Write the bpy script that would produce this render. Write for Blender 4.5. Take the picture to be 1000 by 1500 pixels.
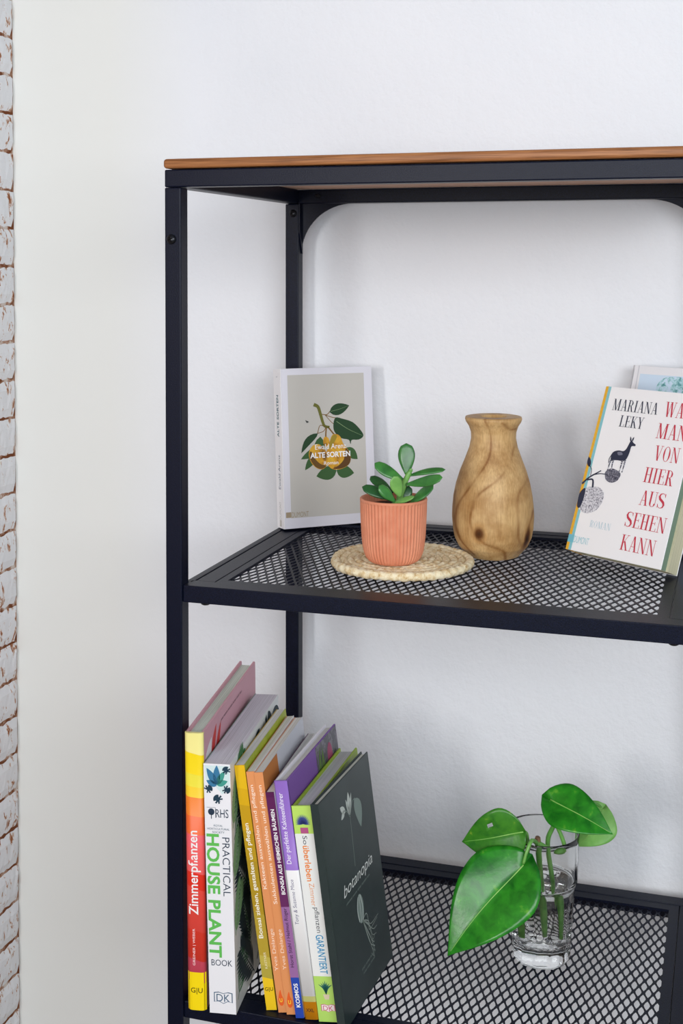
import bpy, bmesh, math, random
from mathutils import Matrix, Vector, noise
random.seed(7)
for o in list(bpy.data.objects): bpy.data.objects.remove(o)
S = bpy.context.scene
COL = S.collection
PI = math.pi
V = Vector

# ------------------------------------------------------------------ camera
cd = bpy.data.cameras.new('camera'); cam = bpy.data.objects.new('camera', cd); COL.objects.link(cam)
S.camera = cam
cd.sensor_fit = 'VERTICAL'; cd.sensor_height = 36.0
cd.lens = 1866.19 * 36.0 / 1500.0
cd.shift_y = -(750 - 451.14) / 1500.0
cd.clip_start = 0.05
r_, u_, w_ = V((0.9556, 0.2948, 0.0013)), V((-0.0113, 0.0321, 0.9994)), V((-0.2946, 0.9550, -0.0340))
cam.matrix_world = Matrix(((r_.x, u_.x, -w_.x, 0.5223), (r_.y, u_.y, -w_.y, -1.1181), (r_.z, u_.z, -w_.z, 1.2595), (0, 0, 0, 1)))

# ------------------------------------------------------------------ world, daylight, fill lamp, exposure
wd = bpy.data.worlds.new('daylight'); S.world = wd; wd.use_nodes = True
bg = wd.node_tree.nodes['Background']
bg.inputs[0].default_value = (0.72, 0.87, 1.0, 1); bg.inputs[1].default_value = 0.40
def area(name, loc, target, sx, sy, power, color):
    l = bpy.data.lights.new(name, 'AREA'); l.shape = 'RECTANGLE'; l.size = sx; l.size_y = sy
    l.energy = power; l.color = color
    o = bpy.data.objects.new(name, l); COL.objects.link(o); o.location = loc
    o.rotation_euler = (V(target) - V(loc)).to_track_quat('-Z', 'Y').to_euler()
    return o
area('window_daylight', (-0.75, -2.0, 1.34), (0.3, 0.35, 1.36), 1.3, 0.6, 104, (1.0, 0.995, 0.98))
area('fill_lamp', (1.2, -1.9, 1.55), (0.45, 0.38, 1.5), 2.2, 0.8, 60, (0.94, 0.97, 1.0))  # added fill lamp that brightens the upper right of the back wall
S.view_settings.view_transform = 'Standard'; S.view_settings.look = 'None'
S.view_settings.gamma = 1.0; S.view_settings.use_curve_mapping = False
S.view_settings.exposure = -0.42

# ------------------------------------------------------------------ materials
def srgb(r, g, b):
    f = lambda c: (c / 255 / 12.92) if c / 255 <= 0.04045 else ((c / 255 + 0.055) / 1.055) ** 2.4
    return (f(r), f(g), f(b), 1)
MATS = {}
class NT:
    def __init__(s, name):
        s.m = bpy.data.materials.new(name); s.m.use_nodes = True; s.t = s.m.node_tree
        s.b = s.t.nodes['Principled BSDF']
    def n(s, typ, **kw):
        x = s.t.nodes.new(typ)
        for k, v in kw.items():
            if k.startswith('i_'):
                key = k[2:]; key = int(key) if key.isdigit() else key.replace('_', ' ')
                x.inputs[key].default_value = v
            else: setattr(x, k, v)
        return x
    def l(s, a, ao, b, bi): s.t.links.new(a.outputs[ao], b.inputs[bi])
    def ramp(s, stops, interp='LINEAR'):
        x = s.n('ShaderNodeValToRGB'); x.color_ramp.interpolation = interp
        e = x.color_ramp.elements
        while len(e) > 1: e.remove(e[0])
        e[0].position = stops[0][0]; e[0].color = stops[0][1]
        for p, c in stops[1:]:
            q = e.new(p); q.color = c
        return x
    def coords(s, scale=(1, 1, 1), loc=(0, 0, 0), rot=(0, 0, 0)):
        tc = s.n('ShaderNodeTexCoord'); mp = s.n('ShaderNodeMapping')
        mp.inputs['Scale'].default_value = scale; mp.inputs['Location'].default_value = loc; mp.inputs['Rotation'].default_value = rot
        s.l(tc, 'Object', mp, 'Vector'); return mp
    def noise(s, mp, scale, detail=4, rough=0.55, dist=0.0):
        x = s.n('ShaderNodeTexNoise'); x.inputs['Scale'].default_value = scale; x.inputs['Detail'].default_value = detail
        x.inputs['Roughness'].default_value = rough; x.inputs['Distortion'].default_value = dist
        s.l(mp, 'Vector', x, 'Vector'); return x
    def bump(s, src, out, strength, dist):
        b = s.n('ShaderNodeBump'); b.inputs['Strength'].default_value = strength; b.inputs['Distance'].default_value = dist
        s.l(src, out, b, 'Height'); s.l(b, 'Normal', s.b, 'Normal'); return b
    def base(s, col=None, rough=0.5, spec=0.5, metal=0.0):
        if col: s.b.inputs['Base Color'].default_value = col
        s.b.inputs['Roughness'].default_value = rough; s.b.inputs['Specular IOR Level'].default_value = spec
        s.b.inputs['Metallic'].default_value = metal; return s
def plain(rgb, rough=0.5, spec=0.4, tag=''):
    k = ('p',) + tuple(rgb) + (rough, spec)
    if k not in MATS:
        n = NT('paint_%d_%d_%d' % tuple(rgb)); n.base(srgb(*rgb), rough, spec)
        mp = n.coords(); nz = n.noise(mp, 900, 2); n.bump(nz, 'Fac', 0.06, 0.0004)
        MATS[k] = n.m
    return MATS[k]
def ink(rgb): return plain(rgb, 0.55, 0.25)

def m_wall():
    n = NT('white_plaster'); n.base(None, 0.85, 0.2)
    mp = n.coords()
    big = n.noise(mp, 3.0, 3); rp = n.ramp([(0.3, srgb(228, 230, 235)), (0.75, srgb(236, 237, 241))]); n.l(big, 'Fac', rp, 'Fac')
    tc0 = n.n('ShaderNodeTexCoord'); s0 = n.n('ShaderNodeSeparateXYZ'); n.l(tc0, 'Object', s0, 0)
    m0 = n.n('ShaderNodeMapRange'); m0.inputs['From Min'].default_value = -0.26; m0.inputs['From Max'].default_value = -0.14; n.l(s0, 'X', m0, 'Value')
    mc = n.n('ShaderNodeMix', data_type='RGBA'); mc.inputs[6].default_value = srgb(232, 232, 228); n.l(m0, 0, mc, 0); n.l(rp, 'Color', mc, 7); n.l(mc, 2, n.b, 'Base Color')
    a = n.noise(mp, 170, 5, 0.6, 0.3); b = n.noise(mp, 75, 3, 0.5)
    mx = n.n('ShaderNodeMath', operation='ADD'); ml = n.n('ShaderNodeMath', operation='MULTIPLY'); ml.inputs[1].default_value = 1.2
    n.l(b, 'Fac', ml, 0); n.l(a, 'Fac', mx, 0); n.l(ml, 0, mx, 1)
    # the plaster is trowelled smooth towards the corner
    tc = n.n('ShaderNodeTexCoord'); sx = n.n('ShaderNodeSeparateXYZ'); n.l(tc, 'Object', sx, 0)
    mr = n.n('ShaderNodeMapRange'); mr.inputs['From Min'].default_value = -0.22; mr.inputs['From Max'].default_value = -0.08
    mr.inputs['To Min'].default_value = 0.02; mr.inputs['To Max'].default_value = 0.26; n.l(sx, 'X', mr, 'Value')
    bp = n.bump(mx, 0, 0.5, 0.004); n.l(mr, 0, bp, 'Strength')
    return n.m
def m_brick():
    n = NT('whitewashed_brick'); n.base(None, 0.9, 0.15)
    mp = n.coords((1, 9, 9)); mp2 = n.coords()
    oi = n.n('ShaderNodeObjectInfo'); sc = n.n('ShaderNodeVectorMath', operation='ADD'); n.l(mp2, 'Vector', sc, 0)
    cx = n.n('ShaderNodeMath', operation='MULTIPLY'); cx.inputs[1].default_value = 13.0; n.l(oi, 'Random', cx, 0); n.l(cx, 0, sc, 1)
    a = n.n('ShaderNodeTexNoise'); a.inputs['Scale'].default_value = 46; a.inputs['Detail'].default_value = 8; a.inputs['Roughness'].default_value = 0.68; a.inputs['Distortion'].default_value = 0.4; n.l(sc, 0, a, 'Vector')
    rp = n.ramp([(0.0, srgb(226, 226, 230)), (0.565, srgb(229, 228, 230)), (0.595, srgb(196, 160, 136)), (0.64, srgb(146, 86, 52)), (1, srgb(126, 68, 40))])
    n.l(a, 'Fac', rp, 'Fac'); n.l(rp, 'Color', n.b, 'Base Color'); n.bump(a, 'Fac', 0.5, 0.002)
    return n.m
def m_joint():
    n = NT('brown_mortar'); n.base(None, 0.95, 0.1); mp = n.coords(); a = n.noise(mp, 60, 5)
    rp = n.ramp([(0.36, srgb(208, 196, 188)), (0.46, srgb(168, 130, 108)), (0.56, srgb(118, 68, 42))]); n.l(a, 'Fac', rp, 'Fac'); n.l(rp, 'Color', n.b, 'Base Color'); return n.m
def m_metal():
    n = NT('black_powder_coat'); n.base(None, 0.38, 0.16)
    mp = n.coords(); a = n.noise(mp, 1400, 2, 0.6)
    rp = n.ramp([(0.35, srgb(5, 8, 17)), (0.7, srgb(17, 24, 48))]); n.l(a, 'Fac', rp, 'Fac'); n.l(rp, 'Color', n.b, 'Base Color')
    b = n.noise(mp, 900, 2); n.bump(b, 'Fac', 0.25, 0.0006); return n.m
def m_screw():
    n = NT('black_screw_steel'); n.base(srgb(30, 31, 36), 0.28, 0.6, 0.6)
    mp = n.coords(); b = n.noise(mp, 700, 2); n.bump(b, 'Fac', 0.1, 0.0003); return n.m
def m_board():
    n = NT('brown_oak_board'); n.base(None, 0.48, 0.35)
    mp = n.coords((1, 26, 46)); a = n.noise(mp, 9, 7, 0.62, 0.6)
    mp2 = n.coords((3, 130, 190)); b = n.noise(mp2, 9, 4, 0.6)
    mx = n.n('ShaderNodeMix', data_type='FLOAT'); mx.inputs[0].default_value = 0.4
    n.l(a, 'Fac', mx, 2); n.l(b, 'Fac', mx, 3)
    rp = n.ramp([(0.34, srgb(84, 50, 26)), (0.45, srgb(132, 84, 48)), (0.55, srgb(160, 106, 64)), (0.70, srgb(184, 132, 86))])
    n.l(mx, 0, rp, 'Fac'); n.l(rp, 'Color', n.b, 'Base Color'); n.bump(b, 'Fac', 0.15, 0.0005); return n.m
def m_under():
    n = NT('raw_board_underside'); n.base(srgb(196, 160, 140), 0.7, 0.2); mp = n.coords(); a = n.noise(mp, 200, 3); n.bump(a, 'Fac', 0.1, 0.0005); return n.m
def m_floor():
    n = NT('grey_oak_floor'); n.base(None, 0.5, 0.3); mp = n.coords((1, 12, 1)); a = n.noise(mp, 5, 6, 0.6)
    rp = n.ramp([(0.3, srgb(120, 104, 88)), (0.7, srgb(168, 150, 130))]); n.l(a, 'Fac', rp, 'Fac'); n.l(rp, 'Color', n.b, 'Base Color'); return n.m
def m_terracotta():
    n = NT('terracotta_glaze'); n.base(None, 0.62, 0.3); mp = n.coords(); a = n.noise(mp, 60, 4)
    rp = n.ramp([(0.3, srgb(212, 132, 100)), (0.7, srgb(222, 148, 116))]); n.l(a, 'Fac', rp, 'Fac'); n.l(rp, 'Color', n.b, 'Base Color')
    b = n.noise(mp, 700, 2); n.bump(b, 'Fac', 0.15, 0.0004); return n.m
def m_soil():
    n = NT('dark_soil'); n.base(None, 0.95, 0.1); mp = n.coords(); a = n.noise(mp, 300, 5)
    rp = n.ramp([(0.3, srgb(34, 22, 16)), (0.7, srgb(92, 62, 44))]); n.l(a, 'Fac', rp, 'Fac'); n.l(rp, 'Color', n.b, 'Base Color'); n.bump(a, 'Fac', 0.8, 0.002); return n.m
def m_leaf(name, c1, c2, rough=0.35, fleck=None, sub=0.0, scale=45):
    n = NT(name); n.base(None, rough, 0.5); mp = n.coords(); a = n.noise(mp, scale, 4, 0.55, 0.4)
    st = [(0.3, srgb(*c1)), (0.62, srgb(*c2))]
    if fleck: st += [(0.64, srgb(*c2)), (0.84, srgb(*fleck))]
    rp = n.ramp(st); n.l(a, 'Fac', rp, 'Fac'); n.l(rp, 'Color', n.b, 'Base Color')
    b = n.noise(mp, 260, 3); n.bump(b, 'Fac', 0.15, 0.0008)
    if sub:
        tr = n.n('ShaderNodeBsdfTranslucent'); n.l(rp, 'Color', tr, 'Color'); ms = n.n('ShaderNodeMixShader'); ms.inputs[0].default_value = sub
        out = n.t.nodes['Material Output']; n.l(n.b, 0, ms, 1); n.l(tr, 0, ms, 2); n.l(ms, 0, out, 0)
    return n.m
def m_straw():
    n = NT('woven_seagrass'); n.base(None, 0.85, 0.15); mp = n.coords(); a = n.noise(mp, 150, 5, 0.65, 0.5)
    rp = n.ramp([(0.28, srgb(170, 128, 78)), (0.40, srgb(218, 192, 146)), (0.55, srgb(240, 226, 192)), (0.8, srgb(248, 240, 216))])
    n.l(a, 'Fac', rp, 'Fac'); n.l(rp, 'Color', n.b, 'Base Color'); b = n.noise(mp, 500, 4); n.bump(b, 'Fac', 0.5, 0.0012); return n.m
def m_vase():
    n = NT('carved_wood'); n.base(None, 0.5, 0.3)
    mp = n.coords((1, 1, 0.36), (0.018, 0.03, 0.0), (0.30, 0.55, 0.0))
    wv = n.n('ShaderNodeTexNoise'); wv.inputs['Scale'].default_value = 20; wv.inputs['Detail'].default_value = 0.6; n.l(mp, 'Vector', wv, 'Vector')
    # growth rings: distance field through noise, turned into a few thin brown lines
    ml = n.n('ShaderNodeMath', operation='MULTIPLY'); ml.inputs[1].default_value = 6.0; n.l(wv, 'Fac', ml, 0)
    fr = n.n('ShaderNodeMath', operation='FRACT'); n.l(ml, 0, fr, 0)
    rp = n.ramp([(0.0, srgb(204, 166, 112)), (0.5, srgb(218, 184, 132)), (1.0, srgb(204, 166, 112))])
    n.l(fr, 0, rp, 'Fac')
    mp2 = n.coords((26, 26, 2.2)); g = n.noise(mp2, 24, 5, 0.65)
    rg = n.ramp([(0.35, (0.62, 0.56, 0.48, 1)), (0.62, (1, 1, 1, 1))]); n.l(g, 'Fac', rg, 'Fac')
    mx = n.n('ShaderNodeMix', data_type='RGBA', blend_type='MULTIPLY'); mx.inputs[0].default_value = 0.6
    n.l(rp, 'Color', mx, 6); n.l(rg, 'Color', mx, 7)
    mp3 = n.coords(); st = n.noise(mp3, 32, 4, 0.6); rs = n.ramp([(0.42, (1, 1, 1, 1)), (0.66, (0.60, 0.47, 0.33, 1))]); n.l(st, 'Fac', rs, 'Fac')
    mx2 = n.n('ShaderNodeMix', data_type='RGBA', blend_type='MULTIPLY'); mx2.inputs[0].default_value = 0.75
    n.l(mx, 2, mx2, 6); n.l(rs, 'Color', mx2, 7)
    at = n.n('ShaderNodeAttribute'); at.attribute_name = 'grain'; rg2 = n.ramp([(0.0, (1, 1, 1, 1)), (1.0, (0.50, 0.36, 0.24, 1))]); n.l(at, 'Fac', rg2, 'Fac')
    mg = n.n('ShaderNodeMix', data_type='RGBA', blend_type='MULTIPLY'); mg.inputs[0].default_value = 1.0; n.l(mx2, 2, mg, 6); n.l(rg2, 'Color', mg, 7)
    cur = mg
    tc = n.n('ShaderNodeTexCoord')
    for (kx, ky, kz), sc in (((-0.0075, -0.0425, 0.0305), (1, 1, 0.85)), ((0.0385, -0.0115, 0.022), (1, 1, 0.45))):
        mk = n.n('ShaderNodeMapping'); mk.inputs['Scale'].default_value = sc
        mk.inputs['Location'].default_value = (-kx * sc[0], -ky * sc[1], -kz * sc[2]); n.l(tc, 'Object', mk, 'Vector')
        ln = n.n('ShaderNodeVectorMath', operation='LENGTH'); n.l(mk, 'Vector', ln, 0)
        rk = n.ramp([(0.0, srgb(34, 20, 12)), (0.0030, srgb(60, 36, 20)), (0.0044, srgb(150, 110, 70)), (0.0062, srgb(226, 204, 172)), (0.010, (1, 1, 1, 1))])
        n.l(ln, 'Value', rk, 'Fac')
        m3 = n.n('ShaderNodeMix', data_type='RGBA', blend_type='MULTIPLY'); m3.inputs[0].default_value = 1.0
        n.l(cur, 2, m3, 6); n.l(rk, 'Color', m3, 7); cur = m3
    n.l(cur, 2, n.b, 'Base Color'); n.bump(g, 'Fac', 0.25, 0.0006); return n.m
def m_glass(name, ior, col=(1, 1, 1, 1)):
    n = NT(name); n.base(col, 0.0, 0.5); n.b.inputs['Transmission Weight'].default_value = 1.0; n.b.inputs['IOR'].default_value = ior; return n.m
def m_pages(rgb=(232, 230, 226), axis=0):
    n = NT('page_edges'); n.base(None, 0.8, 0.15)
    sc = [3, 3, 3]; sc[axis] = 900; mp = n.coords(tuple(sc)); a = n.noise(mp, 1.6, 3, 0.7)
    d = tuple(int(c * 0.84) for c in rgb); rp = n.ramp([(0.32, srgb(*d)), (0.6, srgb(*rgb))]); n.l(a, 'Fac', rp, 'Fac'); n.l(rp, 'Color', n.b, 'Base Color')
    n.bump(a, 'Fac', 0.3, 0.0005); return n.m
def m_bands(name, stops, h, kx=0.0, t=0.02, rough=0.4, wob=0.0):
    """printed colour bands up a spine: stops (height in m, rgb); edges curve by kx across the spine"""
    n = NT(name); n.base(None, rough, 0.4); tc = n.n('ShaderNodeTexCoord'); sp = n.n('ShaderNodeSeparateXYZ'); n.l(tc, 'Object', sp, 0)
    a = n.n('ShaderNodeMath', operation='MULTIPLY_ADD'); a.inputs[1].default_value = kx; n.l(sp, 'X', a, 0); n.l(sp, 'Z', a, 2)
    cur = a
    if wob:
        mp = n.coords((1, 1, 0.6)); nz = n.noise(mp, 18, 1); m = n.n('ShaderNodeMath', operation='MULTIPLY_ADD'); m.inputs[1].default_value = wob; n.l(nz, 'Fac', m, 0); n.l(a, 0, m, 2); cur = m
    d = n.n('ShaderNodeMath', operation='DIVIDE'); d.inputs[1].default_value = h; n.l(cur, 0, d, 0)
    rp = n.ramp([(max(0, z / h), srgb(*c)) for z, c in stops], 'CONSTANT'); n.l(d, 0, rp, 'Fac'); n.l(rp, 'Color', n.b, 'Base Color'); return n.m
def m_mottle(name, stops, scale, rough=0.45, det=4, dist=0.5):
    n = NT(name); n.base(None, rough, 0.4); mp = n.coords(); a = n.noise(mp, scale, det, 0.6, dist)
    rp = n.ramp([(p, srgb(*c)) for p, c in stops]); n.l(a, 'Fac', rp, 'Fac'); n.l(rp, 'Color', n.b, 'Base Color'); return n.m
WALL, BRICK, JOINT, METAL, SCREW = m_wall(), m_brick(), m_joint(), m_metal(), m_screw()
PAGES = m_pages()

# ------------------------------------------------------------------ object helpers
def mesh_obj(name, verts, faces, mat, parent=None, smooth=False):
    me = bpy.data.meshes.new(name); me.from_pydata([tuple(v) for v in verts], [], faces); me.update()
    if mat: me.materials.append(mat)
    if smooth:
        for p in me.polygons: p.use_smooth = True
    o = bpy.data.objects.new(name, me); COL.objects.link(o)
    if parent: o.parent = parent
    return o
def bm_obj(name, bm, mat, parent=None, smooth=False):
    me = bpy.data.meshes.new(name); bmesh.ops.recalc_face_normals(bm, faces=bm.faces); bm.to_mesh(me); bm.free()
    if mat: me.materials.append(mat)
    if smooth:
        for p in me.polygons: p.use_smooth = True
    o = bpy.data.objects.new(name, me); COL.objects.link(o)
    if parent: o.parent = parent
    return o
def add_box(bm, a, b, bev=0.0, seg=2):
    r = bmesh.ops.create_cube(bm, size=1); vs = r['verts']
    for v in vs:
        v.co = V([a[i] + (v.co[i] + 0.5) * (b[i] - a[i]) for i in range(3)])
    if bev:
        es = list({e for v in vs for e in v.link_edges})
        bmesh.ops.bevel(bm, geom=es, offset=bev, segments=seg, affect='EDGES', profile=0.5)
def box(name, a, b, mat, parent=None, bev=0.0, seg=2):
    bm = bmesh.new(); add_box(bm, a, b, bev, seg); return bm_obj(name, bm, mat, parent)
def empty(name, M, label, cat, group=None):
    o = bpy.data.objects.new(name, None); COL.objects.link(o); o.empty_display_size = 0.02
    o.matrix_world = M if isinstance(M, Matrix) else Matrix.Translation(M)
    return tag(o, label, cat, group)
def tag(o, label, cat, group=None):
    o['label'] = label; o['category'] = cat
    if group: o['group'] = group
    return o
def lathe(name, prof, seg, mat, parent=None, mod=None, close=False, smooth=True):
    """prof: list of (r, z); mod(r, z, ang) -> r"""
    vs, fs = [], []
    for r, z in prof:
        for i in range(seg):
            a = 2 * PI * i / seg; rr = mod(r, z, a) if mod else r
            vs.append((rr * math.cos(a), rr * math.sin(a), z))
    n = len(prof)
    for j in range(n - 1 + (1 if close else 0)):
        j2 = (j + 1) % n
        for i in range(seg):
            i2 = (i + 1) % seg
            fs.append((j * seg + i, j * seg + i2, j2 * seg + i2, j2 * seg + i))
    if not close:
        fs.append(tuple(reversed(range(seg)))); fs.append(tuple((n - 1) * seg + i for i in range(seg)))
    return mesh_obj(name, vs, fs, mat, parent, smooth)
def spline(pts, n):
    """Catmull-Rom through pts"""
    P = [V(p) for p in pts]; out = []
    P = [P[0] * 2 - P[1]] + P + [P[-1] * 2 - P[-2]]
    for i in range(1, len(P) - 2):
        for k in range(n):
            t = k / n; a, b, c, d = P[i - 1:i + 3]
            out.append(0.5 * ((2 * b) + (c - a) * t + (2 * a - 5 * b + 4 * c - d) * t * t + (3 * b - a - 3 * c + d) * t ** 3))
    out.append(P[-2]); return out
def tube(name, pts, rad, mat, parent=None, seg=8, n=6):
    """rad: number or list per point"""
    path = spline(pts, n); m = len(path)
    rl = rad if isinstance(rad, (list, tuple)) else [rad] * len(pts)
    vs, fs = [], []; up = V((0.31, 0.2, 0.93))
    for i, p in enumerate(path):
        d = (path[min(i + 1, m - 1)] - path[max(i - 1, 0)]).normalized()
        x = d.cross(up).normalized(); y = x.cross(d)
        f = i / (m - 1) * (len(rl) - 1); k = min(int(f), len(rl) - 2) if len(rl) > 1 else 0
        r = rl[k] + (rl[min(k + 1, len(rl) - 1)] - rl[k]) * (f - k)
        for j in range(seg):
            a = 2 * PI * j / seg; vs.append(p + x * r * math.cos(a) + y * r * math.sin(a))
    for i in range(m - 1):
        for j in range(seg):
            j2 = (j + 1) % seg; fs.append((i * seg + j, i * seg + j2, (i + 1) * seg + j2, (i + 1) * seg + j))
    fs.append(tuple(reversed(range(seg)))); fs.append(tuple((m - 1) * seg + j for j in range(seg)))
    return mesh_obj(name, vs, fs, mat, parent, True)

# ------------------------------------------------------------------ the room
WY, LX = 0.390, -0.399       # back wall plane, left wall plane
def struct(o): o['kind'] = 'structure'; return o
wb = struct(box('wall_back', (LX - 0.12, WY, 0.0), (3.2, WY + 0.12, 2.7), WALL))
wl = struct(box('wall_left', (LX - 0.12, -2.6, 0.0), (LX - 0.0045, WY, 2.7), JOINT))
struct(box('floor', (LX - 0.12, -2.6, -0.05), (3.2, WY + 0.12, 0.0), m_floor()))
CH = 0.0508
brick_mesh = []
for k in range(6):            # six brick shapes with wavy worn edges, shared by all courses
    bm = bmesh.new(); L = 0.118; H = CH - 0.0026
    nx, nz = 10, 4; grid = [[None] * (nz + 1) for _ in range(nx + 1)]
    rr = random.Random(k)
    for i in range(nx + 1):
        for j in range(nz + 1):
            y = -L / 2 + L * i / nx; z = -H / 2 + H * j / nz
            if j in (0, nz): z += (rr.random() - 0.5) * 0.0018 + (0.0014 if rr.random() > 0.8 else 0) * (1 if j == 0 else -1)
            if i in (0, nx): y += (rr.random() - 0.5) * 0.001
            edge = i in (0, nx) or j in (0, nz)
            grid[i][j] = bm.verts.new((0.0 if edge else 0.0028 + rr.random() * 0.0011, y, z))
    for i in range(nx):
        for j in range(nz): bm.faces.new((grid[i][j], grid[i + 1][j], grid[i + 1][j + 1], grid[i][j + 1]))
    me = bpy.data.meshes.new('brick'); bmesh.ops.recalc_face_normals(bm, faces=bm.faces); bm.to_mesh(me); bm.free(); me.materials.append(BRICK)
    brick_mesh.append(me)
z = 1.0029 - 19 * CH + CH / 2; c = 0
while z < 2.6:
    if 0.15 < z < 1.95:       # the courses near the photograph's strip, brick by brick
        for q in range(4 if c % 2 else 4):
            y = WY - 0.0585 - 0.121 * q + (0.0605 if c % 2 else 0.0)
            ob = bpy.data.objects.new('brick', brick_mesh[(c * 5 + q * 3) % 6]); COL.objects.link(ob); ob.parent = wl
            if y + 0.059 > WY: ob.scale = (1, 0.5, 1); y = WY - 0.0300
            ob.location = (LX - 0.0046, y, z); ob.rotation_euler = ((c * 37 % 7 - 3) * 0.004, 0, 0)
    z += CH; c += 1

# ------------------------------------------------------------------ shelf unit
ZT, ZM, ZL = 1.350, 0.950, 0.5409
W, D, PW, HR = 0.512, 0.360, 0.0168, 0.0167
unit = empty('shelf_unit', (0, 0, 0), 'tall black metal shelving rack with perforated trays and brown wooden top board', 'shelf')
for (x, y) in ((0, 0), (W - PW, 0), (0, D - PW), (W - PW, D - PW)):
    box('leg', (x, y, 0.0003), (x + PW, y + PW, ZT - HR - 0.0004), METAL, unit, 0.0012)
tf = bpy.data.objects
fr = box('top_rail', (0, 0, ZT - HR), (W, PW, ZT), METAL, unit, 0.0012)
box('top_rail', (0, D - PW, ZT - HR), (W, D, ZT), METAL, unit, 0.0012)
box('top_rail', (0.0, PW, ZT - HR), (PW, D - PW, ZT), METAL, unit, 0.0012)
box('top_rail', (W - PW, PW, ZT - HR), (W, D - PW, ZT), METAL, unit, 0.0012)
top = box('top_board', (-0.0012, -0.0012, ZT + 0.0010), (W + 0.0012, D + 0.0012, ZT + 0.0104), m_board(), unit, 0.0032, 4)
for p in top.data.polygons: p.use_smooth = True
box('underside', (PW, PW, ZT + 0.0002), (W - PW, D - PW, ZT + 0.0012), m_under(), top)
def screw(p, axis, r, parent, cross=True):
    """domed head, axis = outward direction"""
    M = V(axis).to_track_quat('Z', 'Y').to_matrix().to_4x4(); M.translation = V(p)
    prof = [(r, -0.0004), (r, r * 0.22), (r * 0.85, r * 0.46), (r * 0.55, r * 0.62), (r * 0.2, r * 0.68)]
    o = lathe('screw', prof, 18, SCREW, parent); o.matrix_local = M
    if cross:
        for a in (0.4, 0.4 + PI / 2):
            bm = bmesh.new(); add_box(bm, (-r * 0.55, -r * 0.12, r * 0.45), (r * 0.55, r * 0.12, r * 0.70))
            c_ = bm_obj('cross_slot', bm, plain((8, 8, 10), 0.7, 0.1), o); c_.rotation_euler = (0, 0, a)
for sx in (0.0072, W - 0.0072): screw((sx, 0.0, ZT - 0.0665), (0, -1, 0), 0.0048, unit)
for sx in (0.0098, W - 0.0098): screw((sx, D - PW, ZT - 0.0285), (0, -1, 0), 0.0047, unit)
for sx in (0.0420, W - 0.0420): screw((sx, D - PW - 0.0001, ZT - 0.0075), (0, -0.4, -0.9), 0.0036, unit, False)
def bracket(flip):
    f = (lambda x: W - x) if flip else (lambda x: x)
    x0, z0, R, RZ = PW, ZT - HR, 0.0658, 0.0605; cx, cz = 0.0830, ZT - HR - 0.0605
    pts = [(x0, z0), (cx, z0)] + [(cx - R * math.sin(a), cz + RZ * math.cos(a)) for a in [PI / 2 * k / 16 for k in range(1, 17)]] + [(x0, cz)]
    vs = [(f(x), 0.3530, z) for x, z in pts] + [(f(x), 0.3552, z) for x, z in pts]; n = len(pts)
    fs = [tuple(range(n)), tuple(range(2 * n - 1, n - 1, -1))] + [(i, (i + 1) % n, (i + 1) % n + n, i + n) for i in range(n)]
    b = mesh_obj('corner_bracket', vs, fs, METAL, unit)
    # tapering flange folded onto the leg
    q = [(0.3440, z0), (0.3552, z0), (0.3552, cz), (0.3535, cz), (0.3440, z0 - 0.036)]
    xa, xb = f(PW + 0.0001), f(PW + 0.0016)
    vs = [(xa, y, z) for y, z in q] + [(xb, y, z) for y, z in q]; n = len(q)
    mesh_obj('flange', vs, [tuple(range(n)), tuple(range(2 * n - 1, n - 1, -1))] + [(i, (i + 1) % n, (i + 1) % n + n, i + n) for i in range(n)], METAL, b)
bracket(False); bracket(True)
# trays
AX, BY = 0.0048, 0.01095
MX0, MX1, MY0, MY1 = 0.0500, 0.4600, 0.0355, 0.3260
def mesh_panel_data():
    vs, fs = [], []
    def ring8(cx, cy, kx, ky, m, z):
        a, b = AX * kx, BY * ky
        return [(cx + a, cy, z), (cx + a * m, cy + b * m, z), (cx, cy + b, z), (cx - a * m, cy + b * m, z), (cx - a, cy, z), (cx - a * m, cy - b * m, z), (cx, cy - b, z), (cx + a * m, cy - b * m, z)]
    j = 0; y = MY0
    while y < MY1 + 0.005:
        x = MX0 + (AX if j % 2 else 0)
        while x < MX1 + 0.003:
            b0 = len(vs)
            vs += ring8(x, y, 1, 1, 0.5, 0) + ring8(x, y, 0.66, 0.78, 0.58, 0) + ring8(x, y, 1, 1, 0.5, -0.0009) + ring8(x, y, 0.66, 0.78, 0.58, -0.0009)
            for i in range(8):
                k = (i + 1) % 8
                fs.append((b0 + i, b0 + k, b0 + 8 + k, b0 + 8 + i)); fs.append((b0 + 8 + i, b0 + 8 + k, b0 + 24 + k, b0 + 24 + i))
                fs.append((b0 + 16 + k, b0 + 16 + i, b0 + 24 + i, b0 + 24 + k))
            x += 2 * AX
        y += BY; j += 1
    me = bpy.data.meshes.new('mesh_panel'); me.from_pydata(vs, [], fs); me.update(); me.materials.append(METAL); return me
PANEL = mesh_panel_data()
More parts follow.
